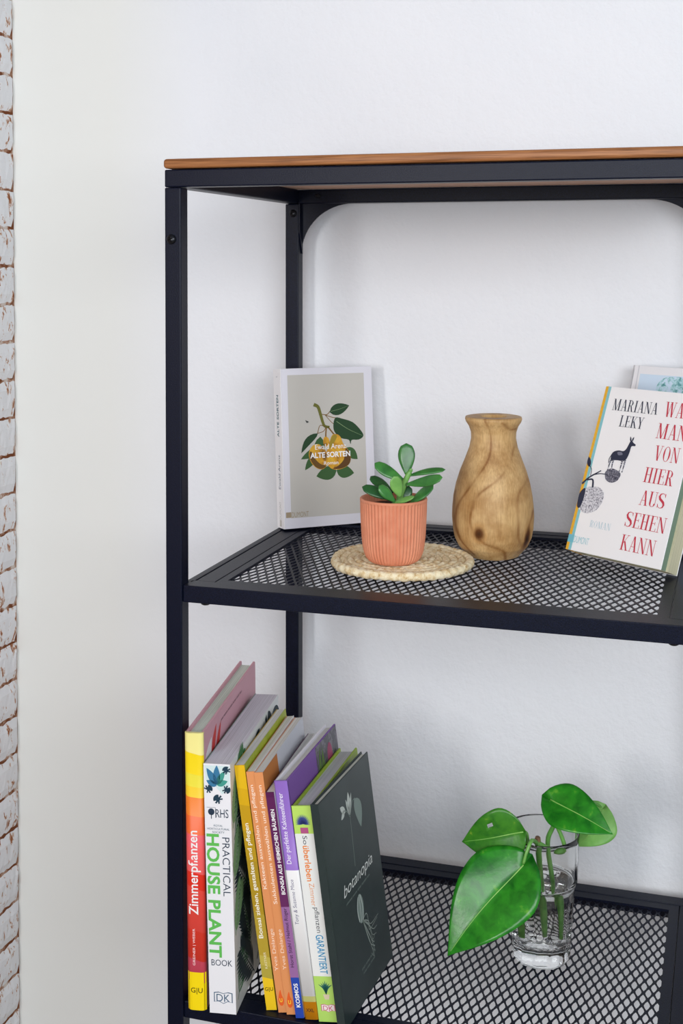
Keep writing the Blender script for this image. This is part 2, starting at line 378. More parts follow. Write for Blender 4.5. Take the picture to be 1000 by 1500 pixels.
def tray(zt, first=[None]):
    b = bmesh.new(); h = 0.0166
    sh = box('shelf_tray', (PW, 0.0030, zt - h), (W - PW, 0.0242, zt), METAL, unit, 0.0008)        # front rail carries the rest
    sh['label'] = 'black perforated metal tray' 
    def sub(name, a, c, bev=0.0006): return box(name, a, c, METAL, sh, bev)
    sub('rear_rail', (PW, 0.3392, zt - h), (W - PW, 0.3570, zt))
    for f in (lambda x: x, lambda x: W - x):
        xs = sorted((f(0.0126), f(0.0202))); sub('side_rail', (xs[0], PW, zt - h), (xs[1], D - PW, zt))
        xs = sorted((f(0.0212), f(0.0404))); sub('side_plate', (xs[0], 0.0250, zt - 0.004), (xs[1], 0.3386, zt - 0.0004))
        xs = sorted((f(0.0200), f(0.0414))); sub('groove_floor', (xs[0], 0.0240, zt - 0.006), (xs[1], 0.3394, zt - 0.0040), 0)
    # raised border strip around the mesh
    x0, x1, y0, y1 = 0.0414, W - 0.0414, 0.0252, 0.3384
    o = [(x0, y0), (x1, y0), (x1, y1), (x0, y1)]; i_ = [(MX0, MY0), (MX1, MY0), (MX1, MY1), (MX0, MY1)]
    vs = [(x, y, z) for z in (zt - 0.0006, zt - 0.0036) for ring in (o, i_) for x, y in ring]; fs = []
    for k in range(4):
        n = (k + 1) % 4
        fs += [(k, n, 4 + n, 4 + k), (8 + n, 8 + k, 12 + k, 12 + n), (n, k, 8 + k, 8 + n), (4 + k, 4 + n, 12 + n, 12 + k)]
    mesh_obj('border_strip', vs, fs, METAL, sh)
    mp = bpy.data.objects.new('mesh_panel', PANEL); COL.objects.link(mp); mp.parent = sh; mp.location = (0, 0, zt - 0.0030); mp['kind'] = 'stuff'
    for sx in (0.0366, W - 0.0366): screw((sx, 0.0120, zt - h), (0, 0, -1), 0.0052, sh, False)
    b.free(); return sh
for zt in (ZM, ZL, 0.1318): tray(zt)

# ------------------------------------------------------------------ 2-D print helpers (all in metres on a cover or spine)
def text2d(s, bold=0.0, shear=0.0, space=1.0, res=3):
    cu = bpy.data.curves.new('lettering', 'FONT'); cu.body = s; cu.size = 1; cu.offset = bold; cu.shear = shear; cu.space_character = space
    cu.resolution_u = res; cu.fill_mode = 'FRONT'; cu.align_x = 'LEFT'
    ob = bpy.data.objects.new('lettering', cu); COL.objects.link(ob)
    dg = bpy.context.evaluated_depsgraph_get(); me = bpy.data.meshes.new_from_object(ob.evaluated_get(dg))
    vs = [(v.co.x, v.co.y) for v in me.vertices]; fs = [tuple(p.vertices) for p in me.polygons]
    bpy.data.objects.remove(ob); bpy.data.curves.remove(cu); bpy.data.meshes.remove(me)
    return vs, fs
def fit2d(shape, uc, vc, L, H, rot=0):
    vs, fs = shape
    x0, x1 = min(v[0] for v in vs), max(v[0] for v in vs); y0, y1 = min(v[1] for v in vs), max(v[1] for v in vs)
    out = []
    for x, y in vs:
        a = (x - (x0 + x1) / 2) / (x1 - x0) * L; b = (y - (y0 + y1) / 2) / (y1 - y0) * H
        c, s = math.cos(math.radians(rot)), math.sin(math.radians(rot))
        out.append((uc + a * c - b * s, vc + a * s + b * c))
    return out, fs
def merge(*shapes):
    vs, fs = [], []
    for v, f in shapes:
        o = len(vs); vs += list(v); fs += [tuple(i + o for i in q) for q in f]
    return vs, fs
def poly(pts): return list(pts), [tuple(range(len(pts)))]
def smooth_poly(pts, n=5):
    P = [V((p[0], p[1], 0)) for p in pts]; m = len(P); out = []
    for i in range(m):
        a, b, c, d = P[(i - 1) % m], P[i], P[(i + 1) % m], P[(i + 2) % m]
        for k in range(n):
            t = k / n; q = 0.5 * ((2 * b) + (c - a) * t + (2 * a - 5 * b + 4 * c - d) * t * t + (3 * b - a - 3 * c + d) * t ** 3); out.append((q.x, q.y))
    return poly(out)
def ribbon(pts, w0, w1=None, n=5):
    w1 = w0 if w1 is None else w1
    path = spline([(p[0], p[1], 0) for p in pts], n); m = len(path); vs = []; fs = []
    for i, p in enumerate(path):
        d = path[min(i + 1, m - 1)] - path[max(i - 1, 0)]; nn = V((-d.y, d.x, 0)).normalized(); w = (w0 + (w1 - w0) * i / (m - 1)) / 2
        vs += [(p.x + nn.x * w, p.y + nn.y * w), (p.x - nn.x * w, p.y - nn.y * w)]
    for i in range(m - 1): fs.append((2 * i, 2 * i + 1, 2 * i + 3, 2 * i + 2))
    return vs, fs
def rect(u0, v0, u1, v1): return poly([(u0, v0), (u1, v0), (u1, v1), (u0, v1)])
def grid_rect(u0, v0, u1, v1, n=8):
    vs = [(u0 + (u1 - u0) * i / n, v) for i in range(n + 1) for v in (v0, v1)]
    return vs, [(2 * i, 2 * i + 2, 2 * i + 3, 2 * i + 1) for i in range(n)]
def ellipse(uc, vc, a, b, n=24, rot=0.0):
    c, s = math.cos(rot), math.sin(rot)
    return poly([(uc + a * math.cos(t) * c - b * math.sin(t) * s, vc + a * math.cos(t) * s + b * math.sin(t) * c) for t in [2 * PI * k / n for k in range(n)]])
def leaf2d(base, tip, w, curve=0.0, n=8):
    bx, by = base; tx, ty = tip; dx, dy = tx - bx, ty - by; L = math.hypot(dx, dy); nx, ny = -dy / L, dx / L
    up, dn = [], []
    for k in range(n + 1):
        s = k / n; ww = w / 2 * math.sin(PI * s ** 0.8) ** 0.85 if 0 < s < 1 else 0; c = curve * math.sin(PI * s)
        up.append((bx + dx * s + nx * (ww + c), by + dy * s + ny * (ww + c))); dn.append((bx + dx * s + nx * (c - ww), by + dy * s + ny * (c - ww)))
    return poly(up + dn[-2:0:-1])
def frond2d(base, tip, wid, n=9, lw=0.0016):
    sh = [ribbon([base, tip], lw, lw * 0.4, 1)]; dx, dy = tip[0] - base[0], tip[1] - base[1]; L = math.hypot(dx, dy); ax, ay = dx / L, dy / L
    for k in range(n):
        s = 0.08 + 0.9 * k / n; l = wid * math.sin(PI * (0.15 + 0.85 * s)) ** 0.8 + 0.004
        for sg in (1, -1):
            b = (base[0] + dx * s, base[1] + dy * s); t = (b[0] + (ax * 0.75 - ay * sg * 0.65) * l, b[1] + (ay * 0.75 + ax * sg * 0.65) * l)
            sh.append(leaf2d(b, t, lw * 2.4, n=4))
    return merge(*sh)
def monstera2d(c, r, rot):
    pts = []
    for k in range(48):
        t = 2 * PI * k / 48; rr = r * (0.72 + 0.28 * abs(math.cos(t / 2)))
        if k % 6 in (2, 3) and 5 < k < 43: rr *= 0.5
        if k in (23, 24, 25): rr *= 0.35
        pts.append((c[0] + rr * math.cos(t + rot), c[1] + rr * math.sin(t + rot) * 0.95))
    return poly(pts)
# narrow high-contrast serif capitals (unit height), built from strokes
TH, TN = 0.105, 0.030
def _line(x0, y0, x1, y1, w): 
    h = w / 2; return poly([(x0 - h, y0), (x0 + h, y0), (x1 + h, y1), (x1 - h, y1)])
def _bar(x0, x1, y, w=TN): return poly([(x0, y - w / 2), (x1, y - w / 2), (x1, y + w / 2), (x0, y + w / 2)])
def _ser(x, y, w=0.26): return _bar(x - w / 2, x + w / 2, y + (TN / 2 if y < 0.5 else -TN / 2))
def _bowl(cx, cy, rx, ry, a0, a1, n=14):
    vs, fs = [], []
    for k in range(n + 1):
        a = a0 + (a1 - a0) * k / n; th = TN + (TH - TN) * abs(math.cos(a)) ** 1.6
        vs += [(cx + rx * math.cos(a), cy + ry * math.sin(a)), (cx + (rx - th) * math.cos(a), cy + (ry - TN * 1.1) * math.sin(a))]
    for k in range(n): fs.append((2 * k, 2 * k + 1, 2 * k + 3, 2 * k + 2))
    return vs, fs
def _s(w):
    pts = [(0.93 * w, 0.80), (0.80 * w, 0.95), (0.52 * w, 0.985), (0.24 * w, 0.93), (0.12 * w, 0.76), (0.26 * w, 0.60), (0.52 * w, 0.50), (0.78 * w, 0.40), (0.90 * w, 0.24), (0.78 * w, 0.07), (0.48 * w, 0.015), (0.18 * w, 0.06), (0.06 * w, 0.22)]
    wd_ = [0.03, 0.035, 0.04, 0.08, 0.12, 0.15, 0.16, 0.15, 0.12, 0.08, 0.04, 0.035, 0.03]
    vs, fs = [], []
    for i, p in enumerate(pts):
        a, b = pts[max(i - 1, 0)], pts[min(i + 1, len(pts) - 1)]; d = V((b[0] - a[0], b[1] - a[1])).normalized(); k = wd_[i] / 2
        vs += [(p[0] - d.y * k, p[1] + d.x * k), (p[0] + d.y * k, p[1] - d.x * k)]
    for i in range(len(pts) - 1): fs.append((2 * i, 2 * i + 1, 2 * i + 3, 2 * i + 2))
    return merge((vs, fs), _line(0.93 * w, 0.74, 0.93 * w, 0.98, TN), _line(0.06 * w, 0.02, 0.06 * w, 0.28, TN))
GL = {
 'I': (0.30, lambda: merge(_line(.15, 0, .15, 1, TH), _ser(.15, 0), _ser(.15, 1))),
 'H': (0.58, lambda: merge(_line(.13, 0, .13, 1, TH), _line(.45, 0, .45, 1, TH), _bar(.13, .45, .52), _ser(.13, 0), _ser(.13, 1), _ser(.45, 0), _ser(.45, 1))),
 'E': (0.48, lambda: merge(_line(.13, 0, .13, 1, TH), _bar(0, .44, .983), _bar(.13, .36, .52), _bar(0, .46, .017), _line(.44, .80, .44, 1, TN), _line(.46, 0, .46, .22, TN), _line(.36, .42, .36, .62, TN))),
 'L': (0.46, lambda: merge(_line(.13, 0, .13, 1, TH), _ser(.13, 1), _bar(0, .44, .017), _line(.44, 0, .44, .24, TN))),
 'N': (0.60, lambda: merge(_line(.10, 0, .10, 1, TN), _line(.12, 1, .48, 0, TH), _line(.50, 0, .50, 1, TN), _ser(.08, 0, .2), _ser(.50, 1, .2), _ser(.08, 1, .14))),
 'M': (0.76, lambda: merge(_line(.10, 0, .12, 1, TN), _line(.14, 1, .36, 0, TH), _line(.36, 0, .60, 1, TN), _line(.62, 0, .62, 1, TH), _ser(.10, 0, .2), _ser(.62, 0), _ser(.08, 1, .14), _ser(.64, 1, .2))),
 'A': (0.56, lambda: merge(_line(.08, 0, .27, 1, TN), _line(.29, 1, .46, 0, TH), _bar(.14, .40, .33), _ser(.08, 0, .18), _ser(.46, 0, .24))),
 'V': (0.54, lambda: merge(_line(.09, 1, .27, 0, TH), _line(.27, 0, .46, 1, TN), _ser(.09, 1, .24), _ser(.46, 1, .18))),
 'W': (0.80, lambda: merge(_line(.09, 1, .24, 0, TH), _line(.24, 0, .39, 1, TN), _line(.41, 1, .56, 0, TH), _line(.56, 0, .71, 1, TN), _ser(.09, 1, .22), _ser(.40, 1, .2), _ser(.71, 1, .18))),
 'K': (0.58, lambda: merge(_line(.13, 0, .13, 1, TH), _line(.18, .46, .46, 1, TN), _line(.26, .58, .48, 0, TH), _ser(.13, 0), _ser(.13, 1), _ser(.46, 1, .2), _ser(.48, 0, .22))),
 'R': (0.56, lambda: merge(_line(.13, 0, .13, 1, TH), _bowl(.20, .745, .26, .255, -PI / 2, PI / 2), _line(.30, .5, .46, 0, TH), _ser(.13, 0), _ser(.07, 1, .14), _ser(.47, 0, .2), _bar(.1, .22, .507), _bar(.1, .22, .983))),
 'O': (0.56, lambda: _bowl(.28, .5, .25, .5, 0, 2 * PI, 32)),
 'U': (0.58, lambda: merge(_line(.13, .2, .13, 1, TH), _line(.47, .2, .47, 1, TN), _bowl(.28, .22, .20, .22, PI, 2 * PI), _ser(.13, 1), _ser(.47, 1, .2))),
 'Y': (0.54, lambda: merge(_line(.09, 1, .27, .42, TH), _line(.27, .42, .46, 1, TN), _line(.27, 0, .27, .45, TH), _ser(.09, 1, .22), _ser(.46, 1, .18), _ser(.27, 0))),
 'S': (0.50, lambda: _s(.48)),
}
def didone(s):
    x = 0; sh = []
    for ch in s:
        w, f = GL[ch]; v, fc = f(); sh.append(([(a + x, b) for a, b in v], fc)); x += w + 0.05
    return merge(*sh)

# ------------------------------------------------------------------ books
class Book:
    """local frame: spine on the y=0 face (x 0..t), covers at x=0 and x=t, up = z"""
    def __init__(s, name, label, M, t, h, d, spine, left, right, pages=None, board=0.0022, oh=0.0028, bulge=0.0, group=None, cat='book'):
        s.t, s.h, s.d, s.bulge = t, h, d, bulge
        s.root = empty(name, M, label, cat, group); s.lay = 0
        box('cover', (0, 0.0004, 0), (board, d, h), left, s.root, board * 0.22, 1)
        s.cov = box('cover', (t - board, 0.0004, 0), (t, d, h), right, s.root, board * 0.22, 1)
        n = 10; vs, fs = [], []
        for k in range(n + 1):
            x = t * k / n; y = -s.b(x)
            vs += [(x, y, 0), (x, y, h), (x, max(board * 0.9, 0.0008) + y * 0.5, h), (x, max(board * 0.9, 0.0008) + y * 0.5, 0)]
        for k in range(n):
            for j in range(4): fs.append((4 * k + j, 4 * k + 4 + j, 4 * k + 4 + (j + 1) % 4, 4 * k + (j + 1) % 4))
        fs += [(0, 1, 2, 3), (4 * n + 3, 4 * n + 2, 4 * n + 1, 4 * n)]
        s.sp = mesh_obj('spine', vs, fs, spine, s.root, False)
        bm = bmesh.new(); bm.from_mesh(s.sp.data); bmesh.ops.recalc_face_normals(bm, faces=bm.faces); bm.to_mesh(s.sp.data); bm.free()
        if bulge:
            for p in s.sp.data.polygons: p.use_smooth = abs(p.normal.z) < 0.5
        s.pages = box('page_block', (board * 0.98, board * 0.8, oh), (t - board * 0.98, d - oh, h - oh), pages or PAGES, s.root)
    def b(s, x):
        q = (x - s.t / 2) / (s.t / 2); return s.bulge * (1 - abs(q) ** 5) if abs(q) < 1 else 0
    def on_spine(s, name, shape, mat, lay=1):
        vs, fs = shape; e = 0.00012 * lay
        return mesh_obj(name, [(u, -s.b(u) - e, v) for u, v in vs], fs, mat, s.root if name.endswith('lettering') or name.startswith('printed') else s.sp)
    def on_cover(s, name, shape, mat, lay=1):
        vs, fs = shape; e = 0.00012 * lay
        return mesh_obj(name, [(s.t + e, u, v) for u, v in vs], fs, mat, s.root)
def row_matrix(x, y, yaw, roll, z=ZL): return Matrix.Translation((x, y, z + 0.0002)) @ Matrix.Rotation(yaw, 4, 'Z') @ Matrix.Rotation(roll, 4, 'Y')
def cover_matrix(x, y, yaw, lean, t, z=ZM):
    return Matrix.Translation((x, y, z + 0.0002 + t * math.sin(-lean))) @ Matrix.Rotation(yaw, 4, 'Z') @ Matrix.Rotation(lean, 4, 'X') @ Matrix.Rotation(-PI / 2, 4, 'Z') @ Matrix.Translation((-t, 0, 0))
WHITE, DARK = ink((240, 240, 240)), ink((28, 36, 48))
mm = 0.001
def T(b, where, s, uc, vc, L, H, rot, mat, bold=0.0, shear=0.0, name='title_lettering', lay=2, space=1.0):
    sh = fit2d(text2d(s, bold, shear, space), uc * mm, vc * mm, L * mm, H * mm, rot)
    return (b.on_spine if where == 's' else b.on_cover)(name, sh, mat, lay)
ROW = 'row of plant books on the lower tray'
def scribble(u0, u1, v, hgt, seed=1, lw=.22):
    """a line of print too small to read: uneven strokes broken into word lengths (mm)"""
    rn = random.Random(seed); sh = []; u = u0
    while u < u1 - hgt:
        L = min(u1 - u, hgt * (3 + 3.5 * rn.random())); n = max(3, int(L / (hgt * .42)))
        pts = [((u + L * k / n) * mm, (v + (hgt * .5 if k % 2 else -hgt * .5) * (.55 + .45 * rn.random())) * mm) for k in range(n + 1)]
        sh.append(ribbon(pts, hgt * lw * mm, hgt * lw * mm, 2)); u += L + hgt * .9
    return merge(*sh)
def dk(b, u, v, w, h, mat, paper):
    """small open-book publisher mark with the letters DK"""
    u, v, w, h = u * mm, v * mm, w * mm, h * mm
    o = [(u - w / 2, v - h / 2 + h * .12), (u - w * .25, v - h / 2 + h * .2), (u, v - h / 2), (u + w * .25, v - h / 2 + h * .2), (u + w / 2, v - h / 2 + h * .12), (u + w / 2, v + h / 2 - h * .06), (u + w * .25, v + h / 2), (u, v + h / 2 - h * .12), (u - w * .25, v + h / 2), (u - w / 2, v + h / 2 - h * .06)]
    b.on_spine('publisher_mark', poly(o), mat, 1)
    b.on_spine('publisher_mark', poly([(u + (x - u) * .9, v + (y - v) * .88) for x, y in o]), paper, 2)
    T(b, 's', 'DK', u / mm, v / mm, w / mm * .72, h / mm * .62, 0, mat, 0.0, name='publisher_lettering', lay=3)

# 1 --- yellow/orange/red hardback with rounded spine
h = 0.2700; t = 0.0183
sp = m_bands('orange_swirl_spine', [(0, (244, 214, 14)), (.0375, (226, 84, 106)), (.060, (226, 60, 44)), (.088, (228, 72, 62)), (.128, (221, 46, 30)), (.142, (236, 92, 92)), (.168, (236, 92, 100)), (.182, (236, 100, 40)), (.200, (240, 128, 36)), (.219, (246, 206, 40)), (.229, (238, 222, 60)), (.2405, (250, 218, 20)), (.2600, (250, 238, 150))], h, 0.18, t, 0.38, 0.018)
PINK = plain((214, 160, 172), 0.5)
b = Book('book', 'hardback with rounded yellow, orange and red swirl spine and pink covers beside the metal leg', row_matrix(.0258, -.0068, .142, -.011), t, h, .2222, sp, PINK, PINK, m_pages((226, 234, 222)), .0028, .0035, .0030, ROW)
b.on_spine('printed_panel', grid_rect(0.0001, 0.0002, t - 0.0001, .0372), ink((246, 216, 8)), 1)
T(b, 's', 'Zimmerpflanzen', 8.6, 134.5, 82, 12.5, 90, WHITE, .012)
T(b, 's', 'GREINER | WEBER', 7.4, 62, 36, 3.1, 90, ink((246, 214, 214)), .004, name='author_lettering')
T(b, 's', 'G|U', 9.2, 19.0, 11.6, 6.4, 0, ink((40, 34, 10)), .004, name='publisher_lettering')
b.on_cover('cover_lettering', scribble(66, 158, 258.5, 2.6, 1), ink((120, 84, 96)), 2)
b.on_cover('printed_leaf', merge(leaf2d((.030, .236), (.048, .262), .012), leaf2d((.046, .232), (.066, .258), .010)), ink((206, 60, 54)), 1)
b.on_cover('printed_leaf', leaf2d((.004, .225), (.030, .255), .020), ink((232, 224, 224)), 1)

# 2 --- white paperback with green capitals and leaf print
h = .2422; t = .0262
HPW = plain((232, 232, 236), 0.45)
b = Book('book', 'thick white paperback with green capitals down the spine and dark tropical leaf print', row_matrix(.0484, -.0079, .120, -.024), t, h, .2020, HPW, plain((120, 140, 130), 0.45), plain((222, 224, 224), 0.4), m_pages((226, 224, 234)), .0007, .0004, 0, ROW)
GREEN, NAVY, TEAL = ink((96, 186, 86)), ink((40, 56, 76)), ink((28, 58, 76))
T(b, 's', 'HOUSE PLANT', 7.4, 114.5, 120, 12.6, -90, GREEN, .03)
T(b, 's', 'PRACTICAL', 20.2, 143, 57, 7.2, -90, NAVY, -.006)
T(b, 's', 'BOOK', 13.3, 49.5, 20.6, 6.0, 0, NAVY, -.004)
T(b, 's', 'RHS', 17.2, 194.5, 12.6, 8.2, 0, NAVY, 0, name='emblem_lettering')
for k, w in enumerate(('ROYAL', 'HORTICULTURAL', 'SOCIETY')): T(b, 's', w, 13.2, 182.6 - 3.2 * k, (9, 22, 12)[k], 1.9, 0, ink((70, 96, 112)), 0, name='emblem_lettering')
b.on_spine('printed_emblem', merge(ellipse(.0066, .1958, .0032, .0033, 16), ribbon([(.0066, .1890), (.0066, .1950)], .0007), ribbon([(.0022, .2000), (.0108, .2000)], .0003), ribbon([(.0108, .2000), (.0108, .1900)], .0003)), NAVY, 2)
dk(b, 13.8, 15.4, 18.5, 11.6, ink((66, 96, 122)), HPW)
b.on_spine('printed_leaf', merge(poly([(.001, .2405), (.0255, .2405), (.0255, .222), (.018, .213), (.010, .222), (.002, .226)])), ink((206, 226, 226)), 1)
b.on_spine('printed_leaf', merge(leaf2d((.0125, .222), (.003, .238), .007), leaf2d((.0125, .222), (.013, .241), .007), leaf2d((.0125, .221), (.0025, .226), .006)), ink((56, 118, 156)), 2)
b.on_spine('printed_leaf', merge(leaf2d((.0125, .222), (.021, .236), .006), leaf2d((.0125, .222), (.0235, .226), .006)), ink((64, 150, 136)), 2)
b.on_spine('printed_leaf', merge(monstera2d((.0228, .236), .0045, 2.2), monstera2d((.0040, .2175), .0046, 0.6), monstera2d((.0140, .2080), .0052, 2.6), monstera2d((.0216, .2180), .0046, -.3)), TEAL, 3)
DKG = ink((24, 46, 56)); MG = ink((58, 118, 66)); LG = ink((134, 176, 128))
for k in range(4): b.on_cover('printed_leaf', frond2d((.008 + .016 * (k % 3), .010 + .052 * k), (.056 + .013 * (k % 2), .066 + .050 * k), .030, 12, .0013), MG, 1)
for k in range(5): b.on_cover('printed_leaf', frond2d((.070 - .012 * (k % 2), .004 + .040 * k), (.018 + .016 * (k % 2), .056 + .040 * k), .034, 11, .0019), DKG, 2)
for k in range(4): b.on_cover('printed_leaf', frond2d((.082 + .02 * (k % 2), .010 + .050 * k), (.150, .070 + .050 * k), .040, 10, .0026), DKG, 2)
for q in (((.150, .222), .020, .5), ((.110, .216), .022, 2.4), ((.185, .214), .022, 1.4)): b.on_cover('printed_leaf', monstera2d(*q), DKG, 2)
b.on_cover('printed_leaf', frond2d((.014, .206), (.050, .240), .020, 9, .0018), MG, 2)
for k in range(3): b.on_cover('printed_leaf', frond2d((.004, .075 + .052 * k), (.028, .118 + .052 * k), .020, 11, .0014), LG, 3)

# 3 --- yellow olive bonsai book
h = .2383; t = .0103
sp = m_bands('mustard_spine', [(0, (236, 196, 30)), (.0365, (176, 160, 62)), (.049, (190, 172, 74)), (.058, (178, 152, 48)), (.100, (172, 140, 30)), (.150, (182, 146, 24)), (.180, (196, 152, 18)), (.205, (216, 168, 14)), (.222, (226, 180, 18))], h, 0.25, t, .4, .01)
b = Book('book', 'slim mustard yellow book with white title leaning beside the leaf-print book', row_matrix(.0990, .0120, .092, -.135), t, h, .1593, sp, plain((196, 160, 40)), m_mottle('lime_cover', [(.3, (140, 160, 30)), (.6, (176, 186, 46)), (.75, (96, 130, 30))], 30), None, .0007, .0004, 0, ROW)
T(b, 's', 'Bonsai ziehen, gestalten und pflegen', 5.0, 126, 112, 5.6, 90, ink((244, 240, 224)), .012)
T(b, 's', 'KASTNER', 5.6, 48.5, 16, 2.4, 90, ink((236, 228, 190)), 0, name='author_lettering')
T(b, 's', 'G|U', 5.3, 20, 8.2, 4.6, 0, ink((50, 42, 10)), .004, name='publisher_lettering')
# 4, 5 --- twin orange cactus books
ORG = plain((222, 146, 92), 0.42)
def flame(b, u):
    b.on_spine('publisher_mark', smooth_poly([(u - .0027, .012), (u - .0012, .0185), (u + .0006, .022), (u + .0012, .0175), (u + .0029, .012), (u + .0015, .0072), (u - .0015, .0072)], 3), ink((226, 96, 40)), 1)
    T(b, 's', 'U', u / mm, 12, 2.8, 3.8, 0, ink((250, 206, 60)), .03, name='publisher_lettering')
b = Book('book', 'thin orange cactus paperback next to the mustard yellow book', row_matrix(.1115, .0116, .090, -.138), .0081, .2338, .1555, ORG, ORG, plain((232, 232, 236)), None, .0006, .0004, 0, ROW)
T(b, 's', 'Kakteen auswählen und pflegen', 4.0, 170.5, 101, 4.6, 90, ink((250, 226, 206)), .006)
T(b, 's', 'Yves Delange', 4.4, 61, 41, 4.4, 90, ink((250, 226, 206)), -.004, name='author_lettering'); flame(b, .0042)
b = Book('book', 'thin orange succulent paperback next to the dark purple book', row_matrix(.1202, .0108, .080, -.139), .0086, .2342, .1535, ORG, ORG, plain((206, 208, 216)), None, .0006, .0004, 0, ROW)
b.on_cover('printed_panel', rect(.0004, .150, .050, .2340), ink((196, 124, 62)), 1)
T(b, 's', 'Sukkulenten auswählen und pflegen', 4.4, 164.5, 115, 4.8, 90, ink((250, 226, 206)), .006)
T(b, 's', 'Yves Delange', 4.6, 63, 39, 4.4, 90, ink((250, 226, 206)), -.004, name='author_lettering'); flame(b, .0045)
# 6 --- purple / blue thin book
sp = m_bands('purple_spine', [(0, (36, 70, 170)), (.0385, (152, 104, 158)), (.1070, (100, 40, 92)), (.1215, (92, 28, 84)), (.212, (84, 22, 76))], .2174, 0, .0082, .38)
b = Book('book', 'thin dark purple paperback with blue foot and white capitals', row_matrix(.1304, .0079, .067, -.139), .0082, .2174, .1577, sp, plain((92, 28, 84)), plain((228, 228, 226)), None, .0006, .0004, 0, ROW)
T(b, 's', 'BONSAI AUS HEIMISCHEN BÄUMEN', 4.1, 160, 82, 4.6, 90, WHITE, .022)
T(b, 's', 'Horst Stahl / Helmut Rüger', 4.0, 77.5, 57, 4.6, 90, ink((58, 32, 62)), 0, name='author_lettering')
T(b, 's', 'KOSMOS', 4.2, 22, 23, 4.2, 90, WHITE, .025, name='publisher_lettering')
# 7 --- lilac and white hardback
sp = m_bands('lilac_spine', [(0, (240, 156, 24)), (.0165, (238, 238, 150)), (.0215, (238, 238, 238)), (.1420, (150, 112, 200))], .2283, 0, .0132, .4)
b = Book('book', 'lilac and white hardback with orange foot and cactus photo on cover', row_matrix(.1394, .0092, .006, -.139), .0132, .2283, .1571, sp, plain((236, 234, 240)), plain((126, 84, 164), .45), None, .0024, .0030, .0006, ROW)
T(b, 's', 'Der perfekte Kakteenführer', 5.6, 183, 68, 6.2, 90, ink((240, 236, 248)), .004)
T(b, 's', 'Tony & Suzanne Mace', 5.4, 112.5, 43, 4.8, 90, ink((82, 74, 120)), -.008, .12, name='author_lettering')
T(b, 's', 'XXL', 6.4, 9.0, 8.0, 3.2, 0, ink((92, 54, 30)), .01, name='publisher_lettering')
b.on_cover('printed_photo', rect(.086, .150, .1560, .2278), m_mottle('cactus_photo', [(.3, (46, 46, 58)), (.5, (86, 84, 92)), (.58, (120, 112, 124)), (.7, (52, 60, 44))], 120, .4, 5), 1)
b.on_cover('printed_flower', ellipse(.128, .206, .008, .013, 16), ink((164, 74, 108)), 2)
b.on_cover('printed_leaf', merge(leaf2d((.092, .184), (.098, .224), .008), leaf2d((.104, .184), (.106, .222), .009)), ink((96, 124, 66)), 2)
# 8 --- white and lime hardback
LIME = plain((150, 176, 40), .42)
sp = m_bands('lime_spine', [(0, (178, 218, 106)), (.0430, (232, 234, 232)), (.1790, (186, 222, 104))], .2059, 0, .0208, .4)
b = Book('book', 'lime green hardback with white spine and blue thistle beside the black book', row_matrix(.1532, .0093, .003, -.136), .0208, .2059, .1525, sp, LIME, LIME, m_pages((214, 214, 218)), .0024, .0030, 0, ROW)
b.on_spine('printed_plant', merge(*[leaf2d((.0095, .1885), (.0095 + .0078 * math.cos(a), .1895 + .0088 * math.sin(a)), .0009, n=4) for a in [PI * (k - 1) / 20 for k in range(23)]]), ink((62, 74, 140)), 1)
b.on_spine('printed_pot', rect(.0062, .1796, .0140, .1852), ink((176, 84, 132)), 1)
T(b, 's', 'So', 9.6, 173.3, 8.2, 4.6, -90, ink((62, 66, 74)), -.004)
T(b, 's', 'überleben', 9.4, 151, 34, 6.4, -90, ink((232, 134, 52)), .014)
T(b, 's', 'Zimmer', 10.2, 121.2, 22, 5.0, -90, ink((226, 152, 96)), -.006)
T(b, 's', 'pflanzen', 11.2, 97, 24, 6.4, -90, ink((62, 66, 74)), -.004)
T(b, 's', 'GARANTIERT', 11.4, 64.5, 37, 7.6, -90, ink((30, 138, 186)), .008)
b.on_spine('printed_plant', merge(*[leaf2d((.0108, .0260), (.0108 + q * .0074, .0395 - abs(q) * .004), .0018, q * .002) for q in (-.95, -.6, -.3, 0, .3, .6, .95)]), ink((40, 104, 96)), 1)
b.on_spine('printed_pot', poly([(.0076, .0262), (.0140, .0262), (.0130, .0214), (.0088, .0214)]), ink((214, 200, 172)), 1)
dk(b, 11.0, 13.2, 14.0, 7.6, ink((196, 84, 120)), ink((240, 226, 226)))
# 9 --- black-green cover
BOT = m_mottle('black_green_cover', [(.35, (38, 50, 50)), (.65, (46, 58, 58))], 25, .38)
b = Book('book', 'black-green book with pale flower and bulb drawing on cover facing the glass', row_matrix(.1750, 0.0, -.06, -.134), .0080, .2130, .1400, BOT, BOT, BOT, m_pages((238, 236, 228)), .0014, .0022, 0, ROW)
PALE = ink((196, 202, 196)); MID = ink((128, 142, 136))
b.on_cover('printed_flower', merge(ribbon([(.0700, .1245), (.0716, .150), (.0725, .172)], .0010, .0008), ribbon([(.0725, .172), (.082, .183), (.091, .184)], .0008), ribbon([(.0725, .172), (.066, .180), (.058, .184)], .0008)), MID, 1)
b.on_cover('printed_flower', merge(leaf2d((.0725, .174), (.0740, .1965), .009), leaf2d((.0725, .174), (.066, .192), .005), leaf2d((.0725, .174), (.082, .193), .005), leaf2d((.062, .181), (.050, .190), .007), leaf2d((.060, .183), (.050, .178), .006)), PALE, 1)
b.on_cover('printed_leaf', leaf2d((.088, .184), (.098, .152), .018, .004), MID, 1)
T(b, 'c', 'botanopia', 74.5, 112.5, 82, 14.5, 0, ink((226, 228, 224)), -.004, .28)
b.on_cover('subtitle_lettering', scribble(37, 103, 101.5, 2.4, 2), MID, 2)
b.on_cover('printed_bulb', merge(ellipse(.0700, .0825, .0090, .0140, 24)), MID, 1)
